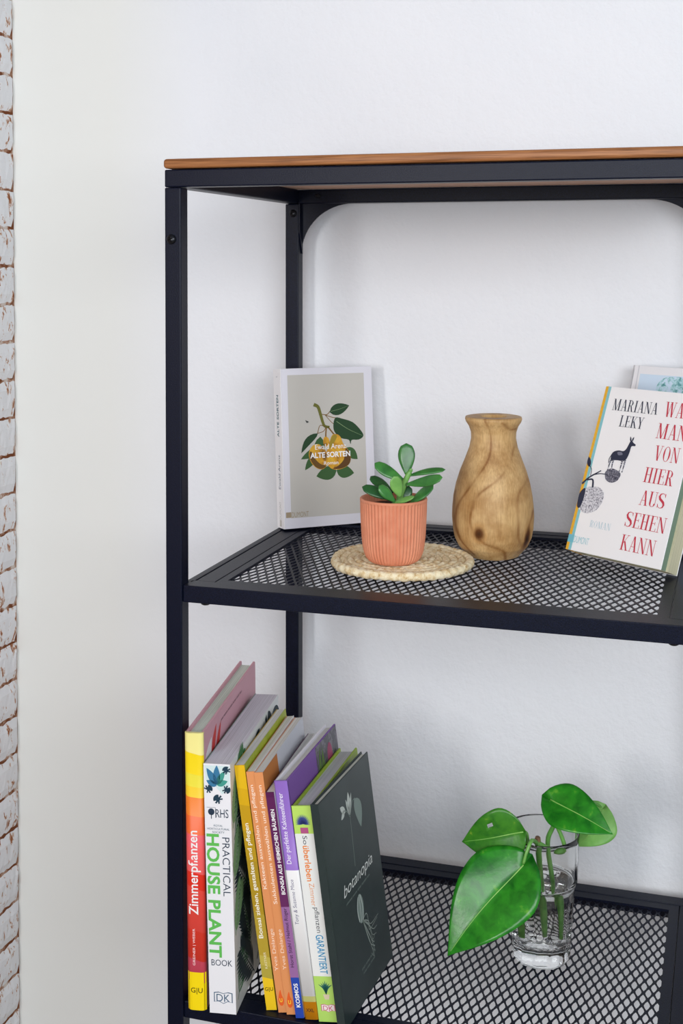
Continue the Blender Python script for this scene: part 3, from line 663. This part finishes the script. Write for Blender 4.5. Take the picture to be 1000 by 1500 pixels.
b.on_cover('printed_bulb', merge(ribbon([(.064, .072), (.062, .084), (.067, .095)], .0012), ribbon([(.073, .070), (.0755, .083), (.0725, .095)], .0012), ribbon([(.069, .069), (.0695, .083), (.0705, .096)], .0008)), PALE, 2)
rr = random.Random(3)
b.on_cover('printed_root', merge(*[ribbon([(.072, .070), (.082 + .006 * rr.random(), .066 - .004 * k + .01 * rr.random()), (.086 + .010 * rr.random(), .058 - .004 * k), (.084 + .030 * (1 - k / 8), .052 - .0035 * k + .008 * rr.random())], .0011, .0004) for k in range(9)]), ink((150, 160, 152)), 1)
b.on_cover('subtitle_lettering', merge(scribble(55, 95, 29.5, 2.4, 3), scribble(58, 92, 24.5, 2.2, 4)), MID, 2)

# ------------------------------------------------------------------ novels on the middle tray
# pear novel, leaning back against the rear leg and the wall
t, h, d = .0240, .1861, .1165
b = Book('book', 'paperback novel with grey cover showing yellow pears, standing by the rear leg', cover_matrix(.0262, .2671, .696, -.082, t), t, h, d, plain((240, 240, 243), .4), plain((226, 226, 230), .4), plain((214, 213, 222), .38), None, .0007, .0003, 0)
b.on_cover('printed_panel', rect(.0086, .0120, .1060, .1785), ink((189, 186, 180)), 1)
P = lambda *a: [(x * mm, y * mm) for x, y in a]
LD, LM_, BR, PE, PO = ink((36, 66, 40)), ink((58, 92, 52)), ink((124, 92, 48)), m_mottle('pear_print', [(.32, (96, 62, 26)), (.45, (196, 140, 30)), (.6, (214, 168, 46)), (.75, (150, 128, 40))], 70, .5), ink((206, 124, 40))
b.on_cover('printed_twig', ribbon(P((40.7, 143), (46, 140), (49, 131), (51.5, 122), (54, 117), (60, 115.5)), .0042, .0030), ink((104, 104, 44)), 2)
b.on_cover('printed_twig', merge(ribbon(P((51, 131), (57, 130.5), (61, 134)), .0010), ribbon(P((55, 130), (64, 127), (69, 126)), .0009), ribbon(P((55, 130), (62, 122), (67, 118)), .0008), ribbon(P((56, 116), (55, 108), (55, 103)), .0018), ribbon(P((58, 116), (62, 111), (66, 106)), .0018), ribbon(P((55, 116), (48, 118), (44.5, 109)), .0009), ribbon(P((55, 115), (52, 111), (45, 109)), .0008)), BR, 2)
b.on_cover('printed_leaf', merge(leaf2d((.0605, .1333), (.0861, .1401), .0135), leaf2d((.0450, .1090), (.0234, .0868), .0085, -.003), smooth_poly(P((68, 126.5), (76, 125), (90, 120), (100, 110), (103.2, 103), (97, 99), (88, 99), (86.3, 94.2), (84, 99.5), (74, 102), (66, 110), (65, 119)), 3)), LD, 3)
b.on_cover('printed_leaf', merge(leaf2d((.0480, .1050), (.0440, .0720), .014), leaf2d((.0500, .0920), (.0227, .0797), .010), leaf2d((.0420, .0850), (.0275, .0667), .009), leaf2d((.0800, .0900), (.0949, .0759), .012), leaf2d((.0673, .0640), (.0415, .0587), .0160), leaf2d((.0673, .0640), (.0897, .0597), .0150)), LM_, 2)
b.on_cover('printed_leaf', merge(ribbon(P((69, 122), (84, 112), (102, 103.5)), .0007, .0003), ribbon(P((62, 134), (74, 136.5), (85, 140)), .0005, .0002)), ink((120, 146, 104)), 4)
b.on_cover('printed_pear', smooth_poly(P((38, 95), (46, 96), (53, 90), (56, 80), (55, 71), (49, 66.5), (41, 69), (34.5, 77), (33, 87)), 4), PE, 3)
b.on_cover('printed_pear', smooth_poly(P((52, 103), (55, 104.5), (58.5, 102), (59, 96), (55.5, 92), (51.5, 96)), 4), PE, 4)
b.on_cover('printed_pear', smooth_poly(P((63, 106), (68, 107), (73, 104), (77, 95), (83, 87), (86, 78), (83, 70), (73, 65.5), (62, 66), (55, 73), (53.5, 82), (57, 91), (60, 100)), 4), PE, 5)
b.on_cover('printed_shade', smooth_poly(P((80, 90), (85.6, 79), (83, 70.3), (73, 66), (63, 66.5), (70, 70), (77, 77)), 4), ink((92, 62, 30)), 6)
b.on_cover('printed_shade', smooth_poly(P((35, 78), (41, 69.6), (49, 67), (54, 70.5), (47, 73), (40, 80), (36, 88), (33.6, 86)), 4), ink((104, 74, 32)), 4)
b.on_cover('printed_shade', smooth_poly(P((62, 104), (66, 106.5), (69, 104), (65, 97), (61, 92), (58, 90), (60, 98)), 4), ink((150, 130, 44)), 6)
b.on_cover('printed_fly', merge(ellipse(.0320, .1230, .0016, .0011, 10), leaf2d((.0315, .1235), (.0295, .1250), .0012)), ink((60, 60, 60)), 2)
T(b, 'c', 'Ewald Arenz', 60.4, 93.0, 39.5, 6.0, 0, WHITE, .002, name='author_lettering', lay=7)
T(b, 'c', 'ALTE SORTEN', 59.8, 83.3, 51.0, 6.6, 0, WHITE, .03, lay=7)
T(b, 'c', 'Roman', 60.5, 73.6, 18.4, 4.0, 0, WHITE, .002, name='subtitle_lettering', lay=7)
GOLD = ink((158, 142, 118))
b.on_cover('publisher_mark', rect(.0022, .0128, .0088, .0192), GOLD, 2)
T(b, 'c', 'DUMONT', 20.0, 15.9, 21, 6.2, 0, GOLD, .0, name='publisher_lettering')
T(b, 's', 'ALTE SORTEN', t / mm * .5, 131, 49, 6.4, 90, ink((58, 104, 116)), .012)
T(b, 's', 'Ewald Arenz', t / mm * .52, 65.5, 40, 6.8, 90, ink((110, 122, 140)), -.004, name='author_lettering')
T(b, 's', 'DUMONT', t / mm * .5, 20.5, 20.5, 6.2, 90, ink((196, 196, 196)), 0, name='publisher_lettering')
b.on_spine('publisher_mark', rect(t * .37, .0020, t * .63, .0095), ink((198, 196, 190)), 1)
b.on_spine('publisher_lettering', scribble(t / mm * .5 - 2.5, t / mm * .5 + 2.5, 177, 1.6, 5), ink((170, 178, 184)), 2)

# white novel with red capitals, tipped back
t, h, d = .0290, .1800, .1205
NOV = plain((249, 249, 251), .36)
b = Book('book', 'white paperback novel with red serif capitals and black animal drawing, tipped backwards', cover_matrix(.3552, .2245, -.578, -.372, t), t, h, d, plain((232, 176, 56), .4), plain((236, 236, 238), .4), NOV, m_pages((206, 200, 170)), .0008, .0004, 0)
for v in b.pages.data.vertices: v.co.x = min(v.co.x, t - .0125)
box('endpaper_flap', (t - .0125, .004, .0008), (t - .0008, d - .0030, h - .0008), plain((120, 142, 122), .6), b.root)
b.on_cover('printed_stripe', rect(0, 0, .0036, h), ink((234, 178, 58)), 1)
b.on_cover('printed_stripe', rect(.0036, 0, .0072, h), ink((138, 200, 208)), 1)
b.on_cover('printed_stripe', rect(0, .0080, .0075, .0162), ink((120, 190, 206)), 2)
RED, INK = ink((204, 66, 84)), ink((52, 56, 76))
def D(s, u0, u1, v0, v1, m, name='title_lettering'): b.on_cover(name, fit2d(didone(s), (u0 + u1) / 2 * mm, (v0 + v1) / 2 * mm, (u1 - u0) * mm, (v1 - v0) * mm), m, 3)
D('MARIANA', 15, 73, 154.6, 167.2, INK, 'author_lettering'); D('LEKY', 29, 59.5, 137.6, 150, INK, 'author_lettering')
D('WAS', 81.5, 113.5, 153.5, 169.6, RED); D('MAN', 78, 114, 130.2, 146.2, RED); D('VON', 81.5, 111.5, 107, 122.8, RED)
D('HIER', 75.6, 111, 83.3, 99, RED); D('AUS', 77, 107.5, 59.4, 75, RED); D('SEHEN', 66, 115, 35.2, 51, RED); D('KANN', 67, 109, 11.2, 27, RED)
b.on_cover('subtitle_lettering', fit2d(didone('ROMAN'), .0368, .0312, .0268, .0072), ink((196, 216, 226)), 3)
T(b, 'c', 'DUMONT', 17.8, 12.0, 19.4, 7.2, 0, ink((150, 204, 214)), -.01, name='publisher_lettering', lay=3)
HATCH = m_mottle('engraved_fruit', [(.35, (96, 96, 110)), (.46, (190, 190, 200)), (.6, (232, 232, 238))], 620, .5, 3)
b.on_cover('printed_fruit', smooth_poly(P((1.0, 60), (8, 68), (15, 69.5), (24, 70), (31, 65), (32, 56), (27, 46), (16, 41), (7, 42.5), (1.0, 49)), 4), HATCH, 3)
b.on_cover('printed_fruit', smooth_poly(P((0.6, 61), (6, 67), (7.5, 58), (6, 47), (3, 45), (0.8, 49)), 4), INK, 4)
b.on_cover('printed_fruit', smooth_poly(P((27, 88), (33, 92), (42, 90.5), (46.5, 87), (44, 80), (37, 77), (30, 79), (27, 84)), 4), m_mottle('engraved_fruit_dark', [(.4, (58, 60, 76)), (.65, (150, 150, 164))], 620, .5, 3), 3)
b.on_cover('printed_twig', merge(ribbon(P((.6, 71), (8, 79), (21, 88)), .0022, .0012), ribbon(P((11, 82), (20, 84.5), (28, 85)), .0010), ribbon(P((6, 76), (13, 77), (15.5, 69)), .0016, .0022), ribbon(P((2, 94), (8, 88), (9, 81)), .0008)), INK, 4)
b.on_cover('printed_leaf', leaf2d((.0045, .0900), (.0006, .1010), .005), INK, 4)
# striped-legged grazing animal: body, neck, head, ears, legs, tail
b.on_cover('printed_animal', merge(
    smooth_poly(P((29, 106), (31, 110), (37, 112), (43, 112), (46, 115), (48, 121), (49.5, 124.5), (53, 122), (56, 120.5), (55.8, 118.8), (51.5, 118), (51, 112), (49.5, 105), (46, 101.5), (39, 101.5), (34, 101), (30, 100)), 3),
    leaf2d((.0492, .1230), (.0475, .1285), .0018), leaf2d((.0508, .1235), (.0520, .1285), .0018), ribbon(P((29.5, 107), (27.6, 102), (28, 97.5)), .0009)), INK, 4)
for k, (x0, y0, x1, y1, x2, y2) in enumerate(((30.5, 102, 29.5, 97, 29, 89.5), (33.5, 102, 33, 97, 34, 89), (44.5, 103, 44.5, 97, 44, 89.8), (48, 103, 48, 97, 47.6, 89.5))):
    b.on_cover('printed_animal', ribbon(P((x0, y0), (x1, y1), (x2, y2)), .0021, .0009), ink((190, 190, 200)), 4)
    b.on_cover('printed_animal', merge(*[ribbon(P((x0 + (x1 - x0) * s, y0 + (y1 - y0) * s), (x0 + (x1 - x0) * (s + .16), y0 + (y1 - y0) * (s + .16))), .0021, .0019, 1) for s in (0, .32, .64)], ribbon(P((x1, y1), ((x1 + x2) / 2, (y1 + y2) / 2)), .0013, .0010, 1), ribbon(P((x2, y2 + 1.2), (x2, y2)), .0014, .0014, 1)), INK, 5)
b.on_cover('printed_animal', smooth_poly(P((36, 110), (41, 110.5), (43, 108), (38, 107)), 3), ink((120, 122, 140)), 5)

# pale book behind it
t, h, d = .0140, .2000, .1250
b = Book('book', 'pale book with light blue sky and tree cover behind the white novel', cover_matrix(.3850, .3140, -.5, -.3, t), t, h, d, plain((226, 226, 230), .45), plain((226, 226, 230), .45), plain((232, 232, 236), .42), None, .0022, .0028, .0008)
b.on_cover('printed_panel', rect(.0105, .020, .1235, .1905), ink((204, 222, 240)), 1)
TREE = m_mottle('tree_print', [(.42, (204, 222, 240)), (.5, (166, 208, 214)), (.62, (92, 152, 156)), (.75, (70, 120, 120))], 190, .5, 6)
b.on_cover('printed_tree', smooth_poly(P((38, 160), (34, 176), (40, 186), (52, 189.5), (80, 189), (104, 187), (112, 172), (104, 150), (84, 138), (56, 142)), 4), TREE, 2)
b.on_cover('printed_hinge', rect(.0068, 0, .0082, h), ink((208, 208, 214)), 1)

# ------------------------------------------------------------------ wooden vase
vase = empty('vase', (.2790, .2190, ZM), 'carved light brown wooden vase with dark grain bands and flared rim', 'vase')
def sq(r, z, a):
    k = max(0.0, 1 - abs(z - .035) / .07) * 0.045
    f = 1 - k * 0.5 * (1 - math.cos(4 * (a - .35))); return r * (f + 0.006 * math.sin(3 * a + z * 60))
prof = [(.0001, .0004), (.0262, .0000), (.0278, .0006), (.0368, .0110), (.0410, .0200), (.0428, .0300), (.0436, .0420), (.0432, .0520), (.0420, .0640), (.0394, .0770), (.0352, .0910), (.0300, .1040), (.0256, .1160), (.0238, .1255), (.0240, .1320), (.0262, .1385), (.0292, .1432), (.0302, .1462), (.0296, .1484), (.0262, .1490), (.0150, .1488), (.0134, .1476), (.0130, .1300), (.0130, .0900), (.0001, .0890)]
VW = m_vase()
fine = []
for i in range(len(prof) - 1):
    (r0, z0), (r1, z1) = prof[i], prof[i + 1]; L = math.hypot(r1 - r0, z1 - z0); k = max(1, int(L / .0014)) if 1 <= i < 20 else 1
    for j in range(k): fine.append((r0 + (r1 - r0) * j / k, z0 + (z1 - z0) * j / k))
fine.append(prof[-1])
vb = lathe('vase_body', fine, 170, VW, vase, sq)
GRAIN = [  # (across / body radius, height in m): darker late-wood lines
    ([(-.30, .1480), (-.12, .1320), (-.14, .1100), (-.52, .0850), (-.80, .0640), (-.90, .0480), (-.88, .0250), (-.62, .0060)], .0011),
    ([(.30, .1450), (.62, .1380), (.90, .1370)], .0010),
    ([(.86, .1180), (.55, .1020), (.10, .0860), (-.35, .0720), (-.52, .0560), (-.55, .0380), (-.30, .0230), (.02, .0170), (.30, .0120), (.46, .0010)], .0013),
    ([(.96, .0830), (.70, .0740), (.60, .0620), (.62, .0420), (.66, .0250), (.84, .0120)], .0014),
    ([(-.97, .0700), (-.93, .0400), (-.80, .0160)], .0010),
    ([(.98, .0500), (.90, .0350), (.86, .0180)], .0010)]
cam_ang = math.atan2(-1.33, .24); segs = []
for pts, wl in GRAIN:
    P3 = spline([(x, zz, 0) for x, zz in pts], 5)
    segs += [(P3[i], P3[i + 1], wl) for i in range(len(P3) - 1)]
cl = vb.data.attributes.new('grain', 'FLOAT', 'POINT')
vals = []
for v in vb.data.vertices:
    dx = math.atan2(v.co.y, v.co.x) - cam_ang; s_ = math.sin(dx) * (1 if math.cos(dx) > 0 else -1); r = math.hypot(v.co.x, v.co.y); best = 0.0
    if r > .02:
        for a, c, wl in segs:
            if abs(v.co.z - a.y) > .012: continue
            ax, ay, bx, by = a.x * r, a.y, c.x * r, c.y; ex, ey = bx - ax, by - ay; q = ((s_ * r - ax) * ex + (v.co.z - ay) * ey) / (ex * ex + ey * ey + 1e-12); q = min(1, max(0, q))
            dd = math.hypot(s_ * r - ax - ex * q, v.co.z - ay - ey * q); g = math.exp(-(dd / wl) ** 2) + 0.30 * math.exp(-(dd / (wl * 4)) ** 2); g *= 0.62 + 0.7 * noise.noise(v.co * 55); best = max(best, g)
    vals.append(min(1.0, best))
cl.data.foreach_set('value', vals)

# ------------------------------------------------------------------ woven coaster
cst = empty('coaster', (.1985, .1440, ZM), 'round coiled straw coaster under the terracotta pot', 'coaster')
STR = m_straw()
def rope(R, rz, rr_, z, lump, ph):
    n = max(24, int(2 * PI * R / .0019)); m = 8; vs, fs = [], []; nb = max(5, int(2 * PI * R / lump)); rn = random.Random(int(R * 1e5))
    jit = [rn.random() for _ in range(nb + 1)]
    for i in range(n):
        a = 2 * PI * i / n; wob = 0.0006 * math.sin(5 * a + ph)
        for j in range(m):
            f = 2 * PI * j / m
            k = (i / n * nb + f / (2 * PI) * 0.9) % nb; b_ = abs(math.sin(PI * (k % 1.0))) ** 0.5; jj = 0.86 + 0.14 * jit[int(k)]
            q = (0.70 + 0.32 * b_) * jj
            x = R + wob + rr_ * q * math.cos(f)
            vs.append((x * math.cos(a), x * math.sin(a), z + rz * q * math.sin(f)))
    for i in range(n):
        i2 = (i + 1) % n
        for j in range(m): fs.append((i * m + j, i2 * m + j, i2 * m + (j + 1) % m, i * m + (j + 1) % m))
    return mesh_obj('straw_coil', vs, fs, STR, cst, True)
rope(.0690, .0052, .0054, .0054, .0095, 0.4)
for k in range(8): rope(.0608 - k * .0076, .0042, .0046, .0052, .0062, k * 1.3)
lathe('straw_core', [(.0001, .0015), (.066, .0015), (.067, .0040), (.066, .0062), (.0001, .0068)], 40, STR, cst)

# ------------------------------------------------------------------ potted succulent
PX, PY, PZ = .1962, .1180, ZM + .0098
suc = empty('potted_succulent', (PX, PY, PZ), 'small jade plant in a ribbed terracotta pot on the straw coaster', 'potted plant')
TER = m_terracotta()
NF = 52
pr = [(.0001, .0), (.0200, .0), (.0228, .0006), (.0258, .0024), (.0286, .0058), (.0306, .0110), (.0318, .0170), (.0328, .0260), (.0336, .0400), (.0341, .0520), (.0343, .0610), (.0344, .0624)]
def flute(r, z, a):
    k = min(1, max(0, (z - .0004) / .006)) * min(1, max(0, (.0626 - z) / .0016)); return r * 0.985 - 0.00185 * k * (1 - abs(math.sin(a * NF / 2)) ** 0.6)
pot = lathe('pot', pr + [(.0346, .0634), (.0343, .0648), (.0334, .0653), (.0322, .0648), (.0318, .0636), (.0312, .0500), (.0001, .0490)], NF * 6, TER, suc, flute)
lathe('soil', [(.0001, .0492), (.0312, .0492), (.0312, .0560), (.020, .0585), (.0001, .0600)], 30, m_soil(), suc)
JADE = m_leaf('jade_leaf', (36, 92, 44), (70, 136, 62), .28); STEM = m_leaf('jade_stem', (92, 146, 70), (126, 178, 92), .4)
JADE_D = m_leaf('jade_leaf_dark', (24, 66, 38), (46, 98, 52), .26)
def paddle(base, tip, w, th, nrm, mat, bend=0.0, parent=suc):
    o = suc.location; B, T_ = V(base) - V((PX, PY, PZ)), V(tip) - V((PX, PY, PZ)); ax = T_ - B; L = ax.length; ax.normalize()
    n_ = V(nrm); n_ = (n_ - ax * n_.dot(ax)).normalized(); sd = ax.cross(n_)
    N, M_ = 12, 12; vs, fs = [], []
    for i in range(N + 1):
        s = i / N; wd_ = w / 2 * (0.16 + 0.84 * math.sin(PI * min(1, s * 0.93 + .02) ** 1.35) ** 0.75) * (1 if s < 1 else 0.12); tt = th / 2 * (0.5 + 0.5 * math.sin(PI * s)) * (1 if s < 1 else .2)
        c = B + ax * L * s + n_ * bend * math.sin(PI * s)
        for j in range(M_):
            a = 2 * PI * j / M_; up = math.sin(a) * tt
            if up > 0: up *= 0.55 + 0.35 * abs(math.cos(a))
            vs.append(c + sd * wd_ * math.cos(a) + n_ * up)
    for i in range(N):
        for j in range(M_): j2 = (j + 1) % M_; fs.append((i * M_ + j, i * M_ + j2, (i + 1) * M_ + j2, (i + 1) * M_ + j))
    fs.append(tuple(reversed(range(M_)))); fs.append(tuple(N * M_ + j for j in range(M_)))
    return mesh_obj('leaf', vs, fs, mat, parent, True)
rel = lambda *p: V(p) - V((PX, PY, PZ))
tube('stem', [rel(.2010, .1156, 1.010), rel(.2035, .1156, 1.0270), rel(.2080, .1156, 1.0405), rel(.2125, .1156, 1.0500), rel(.2140, .1156, 1.0530)], [.0032, .0034, .0031, .0028, .0020], STEM, suc)
fwd = (-.25, -.9, .3)
paddle((.2105, .1156, 1.0490), (.2085, .1206, 1.0800), .0172, .0042, (.15, -.95, .1), JADE)
paddle((.2075, .1156, 1.0430), (.1775, .1136, 1.0595), .0135, .0042, (.35, -.75, .6), JADE, -.001)
paddle((.1940, .1230, 1.0290), (.1676, .1336, 1.0425), .0125, .0040, (.3, -.6, .7), JADE_D)
paddle((.2000, .1110, 1.0235), (.1670, .1046, 1.0365), .0130, .0045, (.25, -.7, .7), JADE_D, .001)
paddle((.2020, .1010, 1.0240), (.1880, .0920, 1.0405), .0115, .0042, (.45, -.8, .5), JADE)
paddle((.2065, .1060, 1.0280), (.2020, .0960, 1.0500), .0135, .0042, (.5, -.85, .2), STEM)
paddle((.2120, .1156, 1.0480), (.2490, .1200, 1.0555), .0095, .0040, (-.1, -.5, .85), JADE, .0015)
paddle((.2110, .1110, 1.0400), (.2500, .1020, 1.0505), .0125, .0045, (-.2, -.75, .55), JADE, -.001)
paddle((.2140, .1140, 1.0200), (.2365, .1210, 1.0395), .0140, .0044, (-.5, -.7, .5), JADE)
paddle((.2055, .1190, 1.0200), (.2105, .1256, 1.0360), .0110, .0040, (.2, -.9, .3), JADE_D)
paddle((.1985, .1020, 1.0215), (.2230, .0960, 1.0310), .0085, .0040, (-.1, -.5, .85), STEM)
paddle((.2135, .1150, 1.0500), (.2155, .1140, 1.0560), .0040, .0030, (.1, -.9, .1), STEM)

# ------------------------------------------------------------------ glass of water
GX, GY = .3375, .1880
gl = empty('drinking_glass', (GX, GY, ZL), 'clear faceted drinking glass half full of water', 'glass')
GLASS, WATER = m_glass('clear_glass', 1.47, (0.985, 0.995, 0.99, 1)), m_glass('water', 1.33)
def facet(r, z, a):
    k = min(1, max(0, (.082 - z) / .006)) if z > .006 else 1
    n = 12; q = (a / (2 * PI) * n) % 1 - 0.5; f = math.cos(PI / n) / math.cos(q * 2 * PI / n)
    return r * (1 - k + k * f)
outer = [(.0001, .0020), (.0180, .0010), (.0255, .0000), (.0288, .0008), (.0304, .0050), (.0302, .0130), (.0310, .0200), (.0322, .0400), (.0332, .0600), (.0342, .0760), (.0349, .0800), (.0366, .0840), (.0370, .0880), (.0372, .0920), (.0376, .1100), (.0384, .1300), (.0388, .1368), (.0384, .1378)]
inner = [(.0377, .1376), (.0372, .1366), (.0366, .1300), (.0358, .1100), (.0352, .0920), (.0344, .0860), (.0320, .0800), (.0310, .0740), (.0298, .0560), (.0288, .0360), (.0276, .0240), (.0240, .0200), (.0001, .0192)]
outer = [(r, z * .964) for r, z in outer]; inner = [(r, z * .964) for r, z in inner]
lathe('glass_wall', outer + inner, 72, GLASS, gl, lambda r, z, a: facet(r, z, a) if r > .0295 or z < .02 else r)
wz = .0850
lathe('water', [(r, z * .964) for r, z in [(.0001, .0190), (.0242, .0198), (.0279, .0239), (.0291, .0360), (.0301, .0560), (.0313, .0740), (.0323, .0800), (.0346, .0858), (.0347, wz), (.0338, wz - .0005), (.0001, wz - .0005)]], 48, WATER, gl)

# ------------------------------------------------------------------ pothos cuttings
POT = m_leaf('pothos_leaf', (18, 102, 22), (46, 146, 34), .28, (140, 200, 66), .12, 75)
POT2 = m_leaf('pothos_leaf_marbled', (40, 112, 30), (66, 140, 36), .34, (176, 196, 64), .12, 95)
POTU = m_leaf('pothos_leaf_underside', (112, 176, 84), (140, 200, 104), .45, None, .15, 50)
PST = m_leaf('pothos_stem', (84, 148, 62), (112, 170, 80), .4, None, 0, 80); CUT = m_leaf('brown_stem_node', (96, 66, 46), (150, 116, 86), .8)
RIB = m_leaf('pothos_midrib', (110, 176, 76), (150, 200, 104), .4)
GR = 'plant cuttings in the water glass'
def heart(base, tip, width, nrm, mat, parent, O, arch=.006, fold=.10, lobe=.18, hole=None, skew=0.0, tipdrop=.0):
    B, T_ = V(base) - O, V(tip) - O; ax = T_ - B; L = ax.length; ax.normalize(); n_ = V(nrm); n_ = (n_ - ax * n_.dot(ax)).normalized(); sd = n_.cross(ax)
    N, M_ = 22, 14; vs, fs = [], []
    for i in range(N + 1):
        s = i / N; q = min(s / .30, 1.0)
        hw = width / 2 * (math.sin(PI / 2 * q) ** .62 if s < .30 else max(0.0, 1 - ((s - .30) / .70) ** 1.75) ** 1.12)
        if i == N: hw = width * .004
        for j in range(M_ + 1):
            u = -1 + 2 * j / M_; au = abs(u)
            back = lobe * L * au ** 1.4 * (1 - s) ** 2.2
            z_ = arch * math.sin(PI * s) - fold * hw * (1 - au) ** 1.5 + 0.05 * hw * math.sin(7 * s + 2 * u) * au - tipdrop * s ** 3
            p = B + ax * (L * s - back) + sd * (hw * u + skew * L * math.sin(PI * s)) + n_ * z_
            vs.append(p)
    k = M_ + 1
    for i in range(N):
        for j in range(M_):
            if hole and (i, j) in hole: continue
            fs.append((i * k + j, (i + 1) * k + j, (i + 1) * k + j + 1, i * k + j + 1))
    o = mesh_obj('leaf', vs, fs, mat, parent, True)
    md = o.modifiers.new('thickness', 'SOLIDIFY'); md.thickness = .0005; md.offset = 0
    rib = []; 
    for i in range(0, N, 3):
        c = vs[i * k + M_ // 2]; rib.append(c + n_ * .0002)
    tube('midrib', rib, [.0007, .0006, .0005, .0004, .0003], RIB, o, 6, 2)
    return o
def cutting(label, low, ):
    o = empty('plant_cutting', low, label, 'plant cutting', GR); return o, V(low)
c1, O = cutting('cutting with a huge leaf hanging before the glass and a glossy one above', (.3385, .1980, .5640))
J = lambda *p: V(p) - O
tube('stem', [J(.3385, .1980, .5640), J(.3378, .1910, .6050), J(.3362, .1800, .6450), J(.3352, .1740, .6690)], [.0024, .0027, .0030, .0033], PST, c1)
tube('cut_end', [J(.3351, .1741, .6680), J(.3356, .1735, .6722)], [.0035, .0026], CUT, c1)
tube('leaf_stalk', [J(.3345, .1735, .6650), J(.3340, .1640, .6715), J(.3322, .1505, .6775), J(.3290, .1435, .6700), J(.3258, .1405, .6580)], [.0026, .0023, .0021, .0019, .0016], PST, c1)
heart((.3262, .1400, .6570), (.2577, .0999, .5740), .080, (-.12, -.88, .46), POT, c1, O, .010, .16, .12, skew=-.02)
tube('leaf_stalk', [J(.3358, .1735, .6660), J(.3478, .1749, .6603), J(.3576, .1749, .6590), J(.3628, .1749, .6634), J(.3594, .1749, .6758), J(.3500, .1749, .6963), J(.3470, .1755, .7110)], [.0026, .0025, .0024, .0023, .0021, .0019, .0015], PST, c1, 8, 5)
heart((.3478, .1755, .7120), (.4125, .1560, .6930), .048, (-.15, -.70, .68), POT, c1, O, .006, .10, .14)
c2, O = cutting('cutting with one marbled torn leaf beside the rim of the glass', (.3225, .1820, .5640))
tube('stem', [J(.3225, .1820, .5640), J(.3238, .1800, .6100), J(.3252, .1730, .6450), J(.3258, .1680, .6640)], [.0022, .0024, .0024, .0022], PST, c2)
tube('leaf_stalk', [J(.3258, .1680, .6630), J(.3262, .1640, .6740), J(.3258, .1590, .6815), J(.3236, .1530, .6850)], [.0022, .0019, .0017, .0015], PST, c2)
heart((.3240, .1525, .6850), (.2590, .1610, .6625), .057, (-.20, -.97, .02), POT2, c2, O, .006, .12, .04, hole={(9, 3), (10, 3)})
c3, O = cutting('cutting with a small pale curled leaf behind the glossy leaf', (.3530, .1900, .5640))
tube('stem', [J(.3530, .1900, .5640), J(.3490, .1920, .6150), J(.3430, .1930, .6560), J(.3470, .1940, .6730), J(.3560, .1960, .6860), J(.3720, .2100, .6930), J(.3870, .2220, .6940), J(.3950, .2250, .6890)], [.0024, .0026, .0026, .0024, .0021, .0017, .0015, .0013], PST, c3)
heart((.3965, .2250, .6890), (.3700, .2120, .6500), .044, (-.45, -.75, -.35), POTU, c3, O, .004, -.25, .10, skew=.10)
